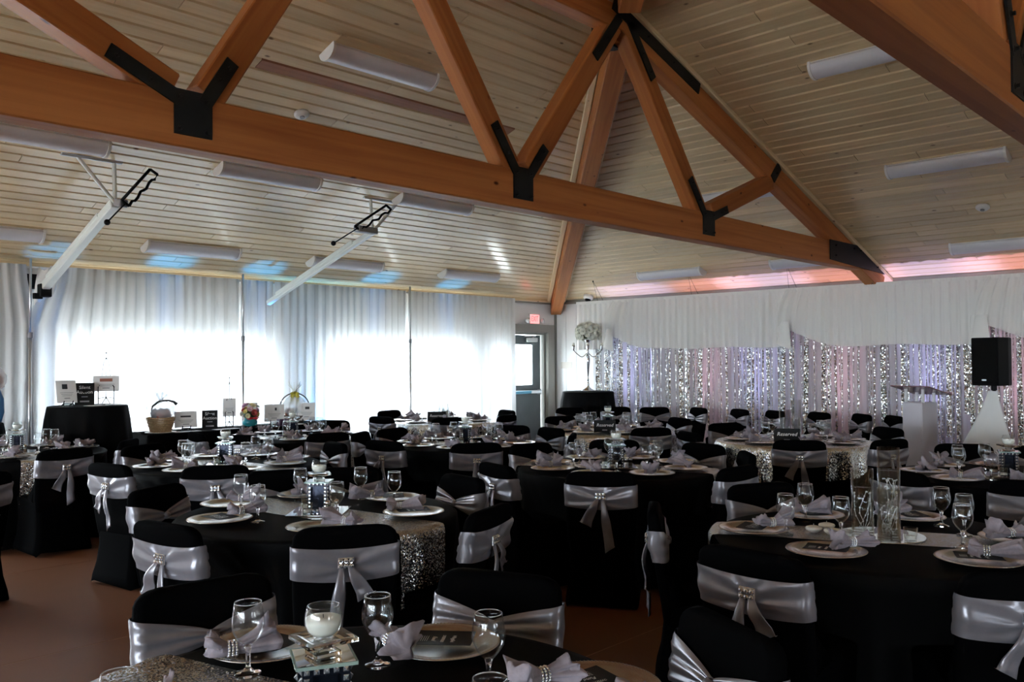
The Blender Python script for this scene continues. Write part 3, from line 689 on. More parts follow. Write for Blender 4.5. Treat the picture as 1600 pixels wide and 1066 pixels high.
overlay('T9', 10); overlay('T10', 30); overlay('T11', 38)

# ------------------------------------------------------------------ covered chairs
def rrect(hx, hy, rad, n=5):
    pts = []
    for cx, cy, a0 in ((hx-rad, hy-rad, 0), (-hx+rad, hy-rad, PI/2), (-hx+rad, -hy+rad, PI), (hx-rad, -hy+rad, 1.5*PI)):
        for k in range(n): a = a0+PI/2*k/(n-1); pts.append((cx+rad*math.cos(a), cy+rad*math.sin(a)))
    return pts
def back_y(z): return -.195 - .16*max(0, z-.44)
def chair_meshes():
    b = MB(); rings = []
    spec = [(0.0, .238, .245, -.02), (.06, .232, .238, -.02), (.16, .216, .218, -.018), (.28, .208, .206, -.015), (.40, .212, .206, -.012), (.45, .216, .208, -.01), (.468, .205, .198, -.01), (.474, .15, .15, -.01)]
    for z, hx, hy, cy in spec:
        ring = []
        for x, y in rrect(hx, hy, .05, 7):
            zz = z
            if z < .1:
                ex = abs(x)/hx; ey = abs(y)/hy; m = 1-min(1, (min(ex, ey)/.92))
                zz = z + (.10 if z == 0 else .055)*max(0, m)**.6
            ring.append((x, y+cy, zz+.004))
        rings.append(ring)
    b.loft(rings)
    rings = []
    for z, hx, hy in [(.36, .205, .02), (.46, .222, .03), (.56, .226, .03), (.70, .228, .032), (.80, .228, .031), (.834, .225, .030), (.851, .217, .029), (.863, .203, .027), (.871, .185, .022), (.876, .15, .012)]:
        rings.append([(x, y+back_y(z)-.004*(1-(x/.23)**2), z + (0.006*(1-(x/.2)**2) if z > .8 else 0)) for x, y in rrect(hx, hy, min(hy*.95, .026), 7)])
    b.loft(rings)
    # cloth stretched in a web between back and seat
    for s in (-1, 1):
        b.add([(s*.222, back_y(.60)+.02, .60), (s*.214, -.05, .468), (s*.20, -.05, .455), (s*.20, back_y(.60), .56), (s*.22, back_y(.46)+.01, .44)], [(0, 1, 4), (0, 4, 3), (1, 2, 4), (2, 3, 4), (0, 3, 2, 1)])
    cover = b.mesh('chair_cover', True)
    def sash(var):
        rnd = random.Random(50+var); n = 88; nv = 14; base = rrect(.2345, .0385, .034, 22); ph = rnd.uniform(0, 6)
        # resample loop evenly
        P = [Vector(p) for p in base]; d = [0]
        for i in range(len(P)): d.append(d[-1]+(P[(i+1) % len(P)]-P[i]).length)
        loop = []
        for k in range(n):
            s = d[-1]*k/n; i = max(j for j in range(len(P)) if d[j] <= s+1e-9); q = (s-d[i])/max(1e-9, d[i+1]-d[i]); loop.append(P[i].lerp(P[(i+1) % len(P)], q))
        rings = []
        for j in range(nv+1):
            v = j/nv; ring = []
            for p in loop:
                sx = p.x/.2345; a = abs(sx)
                if p.y < 0:   # back: flat wide band, folds running to the brooch
                    top = .800-.018*(1-a*a); bot = .655-.022*(1-a*a)
                    z = bot+(top-bot)*v; fa = math.atan2(v-.42, a+.10)
                    fo = math.sin(8.5*fa+ph+(1.1 if sx > 0 else 0))*min(1, 3.2*math.sin(PI*v))*min(1, a*2.5+.25); amp = .0065
                else:         # front: pinched in the middle like a bow tie
                    top = .715+.016+.068*a**.75; bot = .715-.016-.046*a**.75
                    z = bot+(top-bot)*v
                    fo = math.sin(2*PI*2.6*v+ph+2.0*sx)*math.sin(PI*v) + .4*math.sin(2*PI*6.3*v+sx*3+ph)*math.sin(PI*v); amp = .0035+.0035*(1-a)
                sg = 1 if p.y > 0 else -1; edge = -.004 if j in (0, nv) else 0
                ring.append((p.x*1.01, p.y+back_y(z)+sg*(amp*fo+edge+.004+.006*(1-a)*math.sin(PI*v)), z))
            rings.append(ring)
        m = MB().loft(rings, False)
        return m.mesh('sash', True)
    def tail(var, s):
        rnd = random.Random(90+var*2+(s > 0)); longer = (s < 0) == (var % 2 == 0)
        L = rnd.choice((.29, .33, .36)) if longer else rnd.choice((.14, .17, .22)); sw = (rnd.uniform(-.05, .2) if longer else rnd.uniform(.5, 1.0))*s; rings = []
        for k in range(11):
            t = k/10; w_ = .010+.018*min(1, t*2.2)+(.004 if longer else .012)*t; z = .715-L*t; y = back_y(.71)-.052-.022*math.sin(PI*min(1, t*1.4))-.004*t; x = s*(.016+.012*t)+sw*L*t*.55
            ring = []
            for q in range(12):
                a = 2*PI*q/12; cx = math.cos(a)*w_; ring.append((x+cx, y+math.sin(a)*.006+.010*math.sin(cx*70+var+s)*t, z + ((.022*s*cx/w_) if k == 10 else 0)))
            rings.append(ring)
        return MB().loft(rings).mesh('tie_tail', True)
    br = MB()
    for i in range(3):
        for j in range(2):
            br.lathe([(.011, 0), (.011, .004), (.006, .009), (.0005, .010)], 8, TR(-.022+.022*i, back_y(.71)-.060, .733-.022*j) @ RX(PI/2))
            br.sphere((-.012+.024*i if i < 2 else 0, back_y(.71)-.064, .722), .004, 6, 4)
    br.box((0, back_y(.71)-.054, .722), (.070, .010, .048), b=.003)
    out = dict(cover=cover, sash=[sash(i) for i in range(3)], tails=[(tail(i, -1), tail(i, 1)) for i in range(4)], brooch=br.mesh('brooch'))
    kn = MB().sphere((0, back_y(.715)+.046, .715), .024, 10, 6, (1.1, .7, .9)); out['knot'] = kn.mesh('knot', True)
    cover.materials.append(m_spandex); out['brooch'].materials.append(m_gem); out['knot'].materials.append(m_satin)
    for m in out['sash']: m.materials.append(m_satin)
    for a, b in out['tails']: a.materials.append(m_satin); b.materials.append(m_satin)
    return out
CM = chair_meshes(); NCH = [0]
def chair(x, y, face, label, group):
    """x,y = middle of the backrest on plan, face = direction the sitter looks (radians)"""
    k = NCH[0]; NCH[0] += 1; rnd = random.Random(300+k)
    o = thing('covered_chair', label, 'chair', (x+.235*math.cos(face), y+.235*math.sin(face), 0), face-PI/2, group)
    obj('chair_cover', CM['cover'], None, o)
    s = obj('sash', CM['sash'][k % 3], None, o)
    a, b = CM['tails'][rnd.randrange(4)]
    obj('tie_tail', a, None, s); obj('tie_tail', b, None, s); obj('brooch', CM['brooch'], None, s); obj('knot', CM['knot'], None, s)
    return o
for key, lst in CH.items():
    c, rd, nm = TBL[key]
    for ang, r in lst:
        a = math.radians(ang); x, y = c[0]+r*math.cos(a), c[1]+r*math.sin(a); jit = random.Random(int(x*1000)).uniform(-.10, .10)
        face = a+PI+jit; hw = seat_word('chair', key, clock(c, (x, y)))
        view = Vector((x, y)).normalized(); fd = Vector((math.cos(face), math.sin(face))); dt = view.dot(fd)
        how = 'with back turned' if dt > .5 else ('facing the camera' if dt < -.5 else 'seen side on')
        chair(x, y, face, 'black covered chair %s, %s, %s' % (how, hw, nm), 'covered banquet chairs')
ROW = [(9.95, 8.35, 235), (10.55, 7.95, 225), (10.85, 7.45, 225), (11.12, 6.88, 152), (11.15, 6.22, 150), (11.12, 5.66, 148), (11.15, 5.04, 150), (11.12, 4.46, 140), (11.02, 4.02, 135)]
ORD = ['first', 'second', 'third', 'fourth', 'fifth', 'sixth', 'seventh', 'eighth', 'ninth']
for (x, y, f), w_ in zip(ROW, ORD): chair(x, y, math.radians(f), 'black covered chair, %s from the left in the row along the sequin curtain' % w_, 'covered chairs along the sequin curtain')
chair(1.62, 6.42, math.radians(110), 'black covered chair cut off by the left picture edge, only a foot showing', 'covered banquet chairs')

# ------------------------------------------------------------------ place settings
def charger_mesh():
    m = MB().lathe([(.001, .004), (.105, .004), (.112, .006), (.128, .014), (.160, .019), (.165, .0185), (.166, .0165), (.160, .015), (.125, .008), (.108, .0), (.001, .0)], 64)
    return m.mesh('plate_body', True)
def beads_mesh():
    b = MB()
    for k in range(96):
        a = 2*PI*k/96; b.add([(0, 0, .003), (.003, 0, 0), (0, .003, 0), (-.003, 0, 0), (0, -.003, 0)], [(0, 1, 2), (0, 2, 3), (0, 3, 4), (0, 4, 1)], TR(.162*math.cos(a), .162*math.sin(a), .0185))
    return b.mesh('beaded_rim', True)
PLM, BDM = charger_mesh(), beads_mesh()
for m in (PLM, BDM): m.materials.append(m_plate)
def glass_meshes():
    bo = [(.006, .072), (.014, .078), (.027, .092), (.038, .110), (.0435, .130), (.0425, .150), (.0385, .172), (.0355, .190)]
    bi = [(.0340, .190), (.0370, .172), (.0410, .150), (.0420, .130), (.0365, .111), (.0255, .094), (.012, .081), (.001, .079)]
    b = MB().lathe(bo+bi, 32, None, False).mesh('bowl', True); b.materials.append(m_bowl)
    r = MB(); r.tube([(.0348*math.cos(2*PI*k/32), .0348*math.sin(2*PI*k/32), .1905) for k in range(33)], .0011, 6)
    rm = r.mesh('rim', True); rm.materials.append(m_glass)
    st = MB().lathe([(.001, 0), (.034, 0), (.036, .002), (.034, .005), (.016, .010), (.0075, .018), (.0058, .03), (.0062, .055), (.0085, .068), (.010, .074), (.001, .0785)], 24).mesh('stem', True); st.materials.append(m_glass)
    return b, rm, st
GLM = glass_meshes()
def napkin_meshes():
    res = []
    for v in range(5):
        rnd = random.Random(700+v); rings = []; ph = rnd.uniform(0, 6); la, lb = rnd.uniform(.05, .085), rnd.uniform(.10, .135); bend = rnd.uniform(-.6, .6); n = 48; fl = rnd.choice((2, 3, 3))
        for i in range(23):
            t = -1+2*i/22; s = abs(t); L = la if t < 0 else lb; x = t*L
            wd = .014+(.046 if t > 0 else .026)*s**1.1; hh = .013+(.030 if t > 0 else .016)*s**.9
            if i in (0, 22): wd *= .55; hh *= .5; x *= .93
            cy = bend*.06*t*t; ring = []
            for k in range(n):
                a = 2*PI*k/n; g = 1+.40*s*math.sin(fl*a+ph+t*1.5)+.22*s*math.sin((2*fl+1)*a+ph*2)+.13*(.3+s)*math.sin(9*a+3*t+ph)
                yy = wd*math.cos(a)*g; zz = hh*math.sin(a)*g+hh*.95+.006
                ring.append((x+(.018*s*math.sin(2*a+ph) if s > .6 else 0), yy+cy, max(.001, zz)))
            rings.append(ring)
        m = MB().loft(rings).mesh('napkin_cloth', True); m.materials.append(m_napkin); res.append(m)
    return res
NKM = napkin_meshes()
def ring_mesh():
    b = MB()
    for j in range(3):
        for k in range(16):
            a = 2*PI*k/16; b.sphere((-.010+.010*j, .0195*math.cos(a), .0195*math.sin(a)+.019), .0046, 6, 4)
    return b.mesh('jewelled_ring', True)
RGM = ring_mesh(); RGM.materials.append(m_gem)
def text_mesh(s, size, shear=0., align='CENTER', ext=.0006):
    c = bpy.data.curves.new('t', 'FONT'); c.body = s; c.size = size; c.shear = shear; c.align_x = align; c.align_y = 'CENTER'; c.extrude = ext; c.resolution_u = 2
    o = bpy.data.objects.new('t', c); COL.objects.link(o); bpy.context.view_layer.update()
    m = bpy.data.meshes.new_from_object(o.evaluated_get(bpy.context.evaluated_depsgraph_get())); bpy.data.objects.remove(o); bpy.data.curves.remove(c); m.name = 'lettering'; return m
MENU_TXT = [text_mesh('Wingfield', .017, .35), text_mesh('Community', .021, .35), text_mesh('Fund', .019, .35)]
for m in MENU_TXT: m.materials.append(m_print)
def lines_mesh(rows, wd, seed):
    b = MB(); rnd = random.Random(seed)
    for k in range(rows):
        x = -wd/2+rnd.uniform(0, .012)
        while x < wd/2-.006:
            l = rnd.uniform(.004, .012); b.box((x+l/2, -.006*k, 0), (l, .0016, .0006)); x += l+.003
    return b.mesh('fine_print')
LNM = lines_mesh(5, .075, 3); LNM.materials.append(m_print)
def card_mesh(wx, wy, th=.0012, curl=.012):
    return MB().loft([[(x, y, z+curl*(x/wx*2)**2) for y, z in ((-wy/2, 0), (wy/2, 0), (wy/2, th), (-wy/2, th))] for x in [wx*(-.5+k/8) for k in range(9)]]).mesh('card')
CDM = card_mesh(.125, .175, .0012, .004); CDM.materials.append(m_menu)
NS = [0]
def setting(key, px, py, glass=None, menu=None, nap=None, face=None, fancy=False):
    """px,py plate centre on the table plane; glass = (x,y) or None; nap = (dx,dy,rot); menu = rotation"""
    c, rd, nm = TBL[key]; hw = seat_word('place', key, clock(c, (px, py))); k = NS[0]; NS[0] += 1; rnd = random.Random(900+k)
    zt = ZTT+.007
    out = math.atan2(py-c[1], px-c[0])
    t = thing('charger_plate', 'round silver charger plate, %s, %s' % (hw, nm), 'plate', (px, py, zt), rnd.uniform(0, 6), 'silver charger plates')
    obj('plate_body', PLM, None, t); obj('beaded_rim', BDM, None, t)
    if menu is not None:
        m = thing('menu_card', 'black menu card on plate, %s, %s' % (hw, nm), 'menu card', (px+.0*math.cos(out), py, zt+.0212), menu, 'black menu cards')
        obj('card', CDM, None, m)
        for q, (tm, yy) in enumerate(zip(MENU_TXT, (.03, .002, -.026))): obj('lettering', tm, None, m, TR(0, yy, .0016))
        obj('fine_print', LNM, None, m, TR(0, -.045, .0015))
    if nap is None: nap = (rnd.uniform(-.03, .03), rnd.uniform(-.03, .03), rnd.uniform(0, 6.28))
    n = thing('napkin', 'lilac napkin in jewelled ring, %s, %s' % (hw, nm), 'napkin', (px+nap[0], py+nap[1], zt+(.024 if menu is not None else .020)), nap[2], 'lilac grey napkins')
    obj('napkin_cloth', NKM[k % 5], None, n); obj('jewelled_ring', RGM, None, n)
    if glass is None: a = out+rnd.uniform(.20, .34)*(1 if rnd.random() < .5 else -1); rr = math.hypot(px-c[0], py-c[1])-.20; glass = (c[0]+rr*math.cos(a), c[1]+rr*math.sin(a))
    if glass:
        g = thing('wine_glass', 'stemmed wine glass, %s, %s' % (hw, nm), 'wine glass', (glass[0], glass[1], ZTT+.005), rnd.uniform(0, 6), 'stemmed wine glasses')
        for nm_, me_ in zip(('bowl', 'rim', 'stem'), GLM): obj(nm_, me_, None, g)
R_ = math.radians
V_ = R_(43.9)   # direction of the view on plan
# front table
setting('T1', 1.30, 2.24, (1.165, 2.10), V_+R_(150), (-.13, -.045, V_-R_(62)))
setting('T1', 1.66, 1.88, (1.44, 1.90), V_+R_(175), (-.155, .045, V_-R_(150)))
setting('T1', 1.70, 1.35, (1.53, 1.56), V_+R_(120), (-.10, .09, V_+R_(120)))
setting('T1', .78, 2.02, (.72, 1.82), None, (.10, -.02, R_(200)))
setting('T1', 1.42, 1.10, (1.22, 1.24), None, (.06, .02, R_(10)))
# table left of centre
setting('T2', 2.17, 4.20, (2.29, 4.03), V_+R_(140), (.11, -.02, V_+R_(-60)))
setting('T2', 2.45, 4.62, (2.44, 4.48), None, (.05, -.03, V_+R_(-80)))
setting('T2', 2.40, 3.63, (2.63, 3.82), None, (.10, -.07, V_+R_(70)))
setting('T2', 2.98, 3.61, (3.10, 3.93), V_+R_(20), (-.05, .06, V_+R_(-90)))
setting('T2', 3.21, 4.08, (3.09, 4.24), V_+R_(100), (-.13, .04, V_+R_(120)))
setting('T2', 2.92, 4.58, (2.82, 4.47))
# right table
setting('T3', 3.79, 2.04, (3.82, 1.89), V_+R_(60), (.05, -.07, V_-R_(80)))
setting('T3', 3.56, 1.58, (3.90, 1.66), V_+R_(150), (.10, -.07, V_+R_(100)))
setting('T3', 3.82, 1.06, (4.06, 1.19), V_+R_(160), (.03, -.02, V_-R_(115)))
setting('T3', 4.33, 2.00, (4.20, 1.97), V_+R_(90), (-.04, .02, V_-R_(95)))
setting('T3', 4.62, 1.60, (4.52, 1.42), V_+R_(90), (-.08, .08, V_-R_(60)))
setting('T3', 4.38, 1.05, (4.36, 1.27), V_+R_(30), (-.06, .02, V_+R_(100)))
def ring_set(key, phase, n=8, skip=(), rad=.54):
    c = TBL[key][0]
    for k in range(n):
        if k in skip: continue
        a = R_(phase+360/n*k); setting(key, c[0]+rad*math.cos(a), c[1]+rad*math.sin(a), None, None, None)
ring_set('T4', 155); ring_set('T5', 165); ring_set('T6', 190, 7); ring_set('T7', 200, 7); ring_set('T8', 170)
ring_set('T9', 191, 7); ring_set('T10', 192, 8); ring_set('T11', 218, 8); ring_set('T12', 160, 8)

# ------------------------------------------------------------------ centrepieces
LH = .158
def lantern_meshes():
    s = .052; f = .019; b = MB()
    for i in (-1, 1):
        for j in (-1, 1): b.box((i*(s-f/2), j*(s-f/2), LH/2), (f, f, LH))
    for z in (f/2, LH-f/2):
        for i in (-1, 1): b.box((0, i*(s-f/2), z), (2*s-2*f, f, f)); b.box((i*(s-f/2), 0, z), (f, 2*s-2*f, f))
    b.box((0, 0, LH/2), (.055, .055, LH-.03))
    fr = b.mesh('frame'); fr.materials.append(m_darkmir)
    t = MB().lathe([(.0088, 0), (.0088, .0015), (.0001, .008)], 4, RX(PI/2) @ RZ(PI/4)).mesh('crystal_tile'); t.materials.append(m_gem)
    tp = MB().box((0, 0, .004), (.128, .128, .007), b=.0015).mesh('top_plate'); tp.materials.append(m_mirror)
    rim = MB()
    for i in (-1, 1): rim.box((i*.0655, 0, .004), (.004, .133, .0075)); rim.box((0, i*.0655, .004), (.127, .004, .0075))
    rm = rim.mesh('glass_rim'); rm.materials.append(m_green)
    return fr, t, tp, rm
LFR, LTI, LTP, LRM = lantern_meshes()
def tile_spots():
    s = .052; out = []; n = 5; st = (LH-.019)/7
    for k in range(n):
        x = -s+.0095+(2*s-.019)*k/(n-1); out += [(x, .0095), (x, LH-.0095)]
    for k in range(1, 7): out += [(-s+.0095, .0095+st*k), (s-.0095, .0095+st*k)]
    return out
TS = tile_spots()
def lantern_tiles_joined():
    b = MB(); v = [tuple(p.co) for p in LTI.vertices]; f = [tuple(p.vertices) for p in LTI.polygons]
    for q in range(4):
        for x, z in TS: b.add(v, f, RZ(q*PI/2) @ TR(x, -.052, z))
    m = b.mesh('crystal_tiles'); m.materials.append(m_gem); return m
LTJ = lantern_tiles_joined()
def candle_meshes():
    d = MB().box((0, 0, .006), (.062, .062, .012), b=.002).box((0, 0, .018), (.034, .034, .012), b=.002).loft([[(x*w_, y*w_, z) for x, y in rrect(1, 1, .12, 3)] for w_, z in ((.030, .024), (.040, .028), (.060, .034), (.060, .042), (.046, .042), (.036, .039))])
    dish = d.mesh('glass_dish'); dish.materials.append(m_thick)
    out = [(.001, .040), (.026, .040), (.036, .052), (.042, .070), (.042, .086), (.038, .103), (.036, .110)]; inn = [(.033, .110), (.036, .100), (.0395, .086), (.0395, .070), (.034, .055), (.025, .045), (.001, .045)]
    jar = MB().lathe(out+inn, 28).mesh('candle_jar', True); jar.materials.append(m_thin)
    wx = MB().lathe([(.001, .0456), (.0245, .0456), (.0335, .0555), (.039, .070), (.039, .083), (.001, .082)], 24).mesh('wax', True); wx.materials.append(m_wax)
    wk = MB().tube([(0, 0, .082), (.001, 0, .09)], .0012, 5).mesh('wick'); wk.materials.append(m_ink)
    return dish, jar, wx, wk
CDI, CJA, CWX, CWK = candle_meshes()
MRM = MB().box((0, 0, .0025), (.30, .30, .004), b=.001).mesh('mirror_tray'); MRM.materials.append(m_mirror)
MRR = MB().lathe([(.19, 0), (.191, .002), (.19, .004)], 48).mesh('mirror_tray'); MRR.materials.append(m_mirror)
VOT = MB().lathe([(.001, 0), (.025, 0), (.026, .004), (.031, .058), (.029, .058), (.0245, .008), (.001, .007)], 20).mesh('votive_cup', True); VOT.materials.append(m_thin)
VWX = MB().lathe([(.001, .0075), (.019, .0075), (.019, .022), (.001, .022)], 16).mesh('tea_light'); VWX.materials.append(m_wax)
SHG = MB().lathe([(.001, 0), (.018, 0), (.019, .005), (.017, .045), (.014, .052)], 14).mesh('shaker_body', True); SHG.materials.append(m_thin)
SHW = MB().lathe([(.001, .003), (.0155, .003), (.0155, .034), (.001, .034)], 12).mesh('salt'); SHW.materials.append(m_paper)
SHP = MB().lathe([(.001, .003), (.0155, .003), (.0155, .030), (.001, .030)], 12).mesh('pepper'); SHP.materials.append(mat('ground_pepper', (.10, .075, .055), .9))
SHC = MB().lathe([(.0155, .050), (.016, .060), (.012, .070), (.001, .073)], 14).mesh('shaker_cap', True); SHC.materials.append(m_chrome)
def centrepiece(key, rot=None, dx=0., dy=0., shaker=True):
    c, rd, nm = TBL[key]; a = R_(rd if rot is None else rot); x, y, z = c[0]+dx, c[1]+dy, ZTT+.006
    mt = obj('mirror_tray', MRM, None, None, TR(x, y, z) @ RZ(a)); tag(mt, 'square mirror tray in the middle of ' + nm, 'tray', 'square mirror trays'); z += .005
    l = thing('crystal_stand', 'crystal studded candle stand in the middle of ' + nm, 'candle stand', (x, y, z), a, 'crystal candle stands')
    obj('frame', LFR, None, l); obj('top_plate', LTP, None, l, TR(0, 0, LH)); obj('glass_rim', LRM, None, l, TR(0, 0, LH))
    if key == 'T1':
        for q in range(4):
            for tx, tz in TS: obj('crystal_tile', LTI, None, l, RZ(q*PI/2) @ TR(tx, -.052, tz))
    else: o = obj('crystal_tiles', LTJ, None, l); o['kind'] = 'stuff'
    cn = thing('jar_candle', 'white jar candle on the stand of ' + nm, 'candle', (x, y, z+LH+.0085), a+.3, 'jar candles on glass dishes')
    obj('glass_dish', CDI, None, cn); obj('candle_jar', CJA, None, cn); w_ = obj('wax', CWX, None, cn); obj('wick', CWK, None, w_)
    for k, (da, s) in enumerate(((-.75, 'first'), (.6, 'second'), (2.4, 'third'))):
        va = a+da+PI*.1; r = .105
        v = thing('votive', 'glass votive cup, %s on the mirror, %s' % (s, nm), 'votive', (x+r*math.cos(va), y+r*math.sin(va), z), 0, 'glass votive cups')
        obj('votive_cup', VOT, None, v); obj('tea_light', VWX, None, v)
    if shaker:
        for k, (nmx, fill) in enumerate((('salt', SHW), ('pepper', SHP))):
            va = -PI*.75+.5*k+.6; r = .115
            s = thing(nmx+'_shaker', 'glass %s shaker with metal cap on %s' % (nmx, nm), 'shaker', (x+r*math.cos(va), y+r*math.sin(va), z), 0, 'salt and pepper shakers')
            obj('shaker_body', SHG, None, s); obj(nmx, fill, None, s); obj('shaker_cap', SHC, None, s)
centrepiece('T1', 44+20, -.06, -.01); centrepiece('T2', 44); centrepiece('T4', 44, 0, 0); centrepiece('T5', 50); centrepiece('T6', 60); centrepiece('T7', 70); centrepiece('T8', 46); centrepiece('T12', 20)
centrepiece('T10', 40, 0, 0, False)
def vase_mesh(h, r=.05):
    return MB().lathe([(.001, 0), (r, 0), (r, h), (r-.004, h), (r-.004, .012), (.001, .012)], 32).mesh('vase_glass', True)
def branch_mesh(h, r, seed):
    rnd = random.Random(seed); b = MB()
    for k in range(5):
        p = Vector((rnd.uniform(-.5, .5)*r, rnd.uniform(-.5, .5)*r, .015)); pts = [p]; a = rnd.uniform(0, 6.28)
        n = 7
        for j in range(n):
            a += rnd.uniform(-.9, .9); q = pts[-1] + Vector((math.cos(a)*r*.4, math.sin(a)*r*.4, h*.8/n*rnd.uniform(.7, 1.2)))
            d = math.hypot(q.x, q.y)
            if d > r*.8: q.x *= r*.8/d; q.y *= r*.8/d
            q.z = min(q.z, h*.62); pts.append(q)
            if rnd.random() < .7: b.sphere(q, .0038, 6, 4)
        b.tube(pts, .0011, 5)
    return b.mesh('branches', True)
m_branch = mat('frosted_branch', (.50, .50, .48), .4)
VAS = {}
def vase_trio(key, dx=0, dy=0, cand=True):
    c, rd, nm = TBL[key]; x, y, z = c[0]+dx, c[1]+dy, ZTT+.007
    mt = obj('mirror_tray', MRR, None, None, TR(x, y, z)); tag(mt, 'round mirror tray in the middle of ' + nm, 'tray', 'round mirror trays'); z += .005
    toc = math.atan2(-y, -x)
    for nm2, h, fill, off, ang in (('tallest', .40, .29, .075, toc+PI-.5), ('middle', .30, .21, .085, toc-PI/2-.35), ('shortest', .225, .15, .075, toc+.45)):
        v = thing('cylinder_vase', '%s glass cylinder vase on %s' % (nm2, nm), 'vase', (x+off*math.cos(ang), y+off*math.sin(ang), z), 0, 'glass cylinder vases')
        if h not in VAS:
            a = vase_mesh(h); a.materials.append(m_vase); w_ = MB().lathe([(.001, .0125), (.0455, .0125), (.0455, fill), (.001, fill)], 28).mesh('water', True); w_.materials.append(m_waterfill)
            br = branch_mesh(h, .045, int(h*1000)); br.materials.append(m_branch); VAS[h] = (a, w_, br)
        obj('vase_glass', VAS[h][0], None, v); obj('water', VAS[h][1], None, v); obj('branches', VAS[h][2], None, v)
    for k, s in enumerate(('first', 'second', 'third')):
        va = toc+2.1*k+.9; r = .155
        v = thing('votive', 'glass votive cup, %s on the round mirror, %s' % (s, nm), 'votive', (x+r*math.cos(va), y+r*math.sin(va), z), 0, 'glass votive cups')
        obj('votive_cup', VOT, None, v); obj('tea_light', VWX, None, v)
vase_trio('T3'); vase_trio('T9'); vase_trio('T11', .02, .02)
DSC = MB().lathe([(.001, .0), (.018, .001), (.036, .014), (.039, .020), (.036, .026), (.02, .031), (.001, .030)], 24).mesh('wax_disc', True); DSC.materials.append(m_wax)
DWK = MB().tube([(0, 0, .03), (.001, .001, .041)], .0013, 5).mesh('wick'); DWK.materials.append(m_paper)
def floats(key, pts, words):
    nm = TBL[key][2]
    for (x, y), s in zip(pts, words):
        t = thing('floating_candle', '%s white disc candle lying on the runner of %s' % (s, nm), 'candle', (x, y, ZTT+.006), 0, 'white disc candles')
        obj('wax_disc', DSC, None, t); obj('wick', DWK, None, t)
floats('T3', ((3.955, 1.815), (4.065, 1.80), (3.955, 1.725)), ('leftmost', 'farthest', 'nearest'))
floats('T11', ((8.07, 3.83), (8.13, 3.72)), ('left', 'right'))
# Reserved signs: black tent cards
RSV = text_mesh('Reserved', .050, .25); RSV.materials.append(m_paper)
RS2 = MB().box((0, 0, 0), (.055, .012, .001)).mesh('small_print'); RS2.materials.append(m_grey)
def reserved(x, y, nm, rz=None):
    face = math.atan2(-y, -x) if rz is None else rz
    t = thing('reserved_sign', 'black tent card reading Reserved on ' + nm, 'sign', (x, y, ZTT+.007), face+PI/2, 'black Reserved cards')
    ti = .30
    for s in (-1, 1): obj('panel', MB().box((0, 0, .0725), (.245, .003, .145)).mesh('panel'), m_menu, t, TR(0, s*.022*-1, 0) @ RX(s*-.15))
    M = TR(0, -.022, 0) @ RX(-.15) @ TR(0, -.0022, 0) @ RX(PI/2)
    obj('lettering', RSV, None, t, M @ TR(0, .088, 0)); obj('small_print', RS2, None, t, M @ TR(.0, .034, 0))
reserved(7.60, 8.72, 'the silver table by the window'); reserved(7.72, 5.98, 'the silver table by the candelabra'); reserved(7.93, 3.90, 'the silver vase table by the lectern')

# ------------------------------------------------------------------ side tables, auction goods
def cocktail(x, y, r, z, lab, seed):
    t = thing('cocktail_table', 'tall round table hidden under ' + lab, 'table', (x, y, 0), 0, 'tall cocktail tables')
    obj('pedestal', MB().lathe([(.25, .01), (.24, .03), (.04, .05), (.035, z-.06), (.2, z-.03)], 14).mesh('pedestal', True), m_blackplastic, t)
    obj('table_top', MB().lathe([(r-.02, z-.03), (r-.012, z-.02), (r-.02, z-.006)], 32).mesh('table_top'), m_blackplastic, t)
    rnd = random.Random(seed); ph = rnd.uniform(0, 6); rings = []; n = 120
    for i, (rr, zz) in enumerate([(.02, z), (r-.03, z), (r-.005, z-.004), (r, z-.02)] + [(r+.006, z-.02-(z-.04)*k/9) for k in range(1, 10)]):
        h = max(0, (i-3)/9); rings.append([((rr+h*.10+.03*h**.8*math.sin(13*a+ph+math.sin(3*a)))*math.cos(a), (rr+h*.10+.03*h**.8*math.sin(13*a+ph+math.sin(3*a)))*math.sin(a), zz) for a in [2*PI*k/n for k in range(n)]])
    c = obj('tablecloth', MB().loft(rings, False).mesh('tablecloth', True), m_black, None, TR(x, y, 0)); tag(c, lab, 'tablecloth', 'black cloths on the tall tables')
cocktail(3.48, 9.66, .395, 1.140, 'black cloth on the tall auction table at the left', 4)
cocktail(10.95, 8.82, .42, 1.085, 'black cloth on the tall table under the candelabra', 5)
cocktail(2.40, 9.78, .30, 1.0, 'black cloth on the tall table outside the left edge', 6)
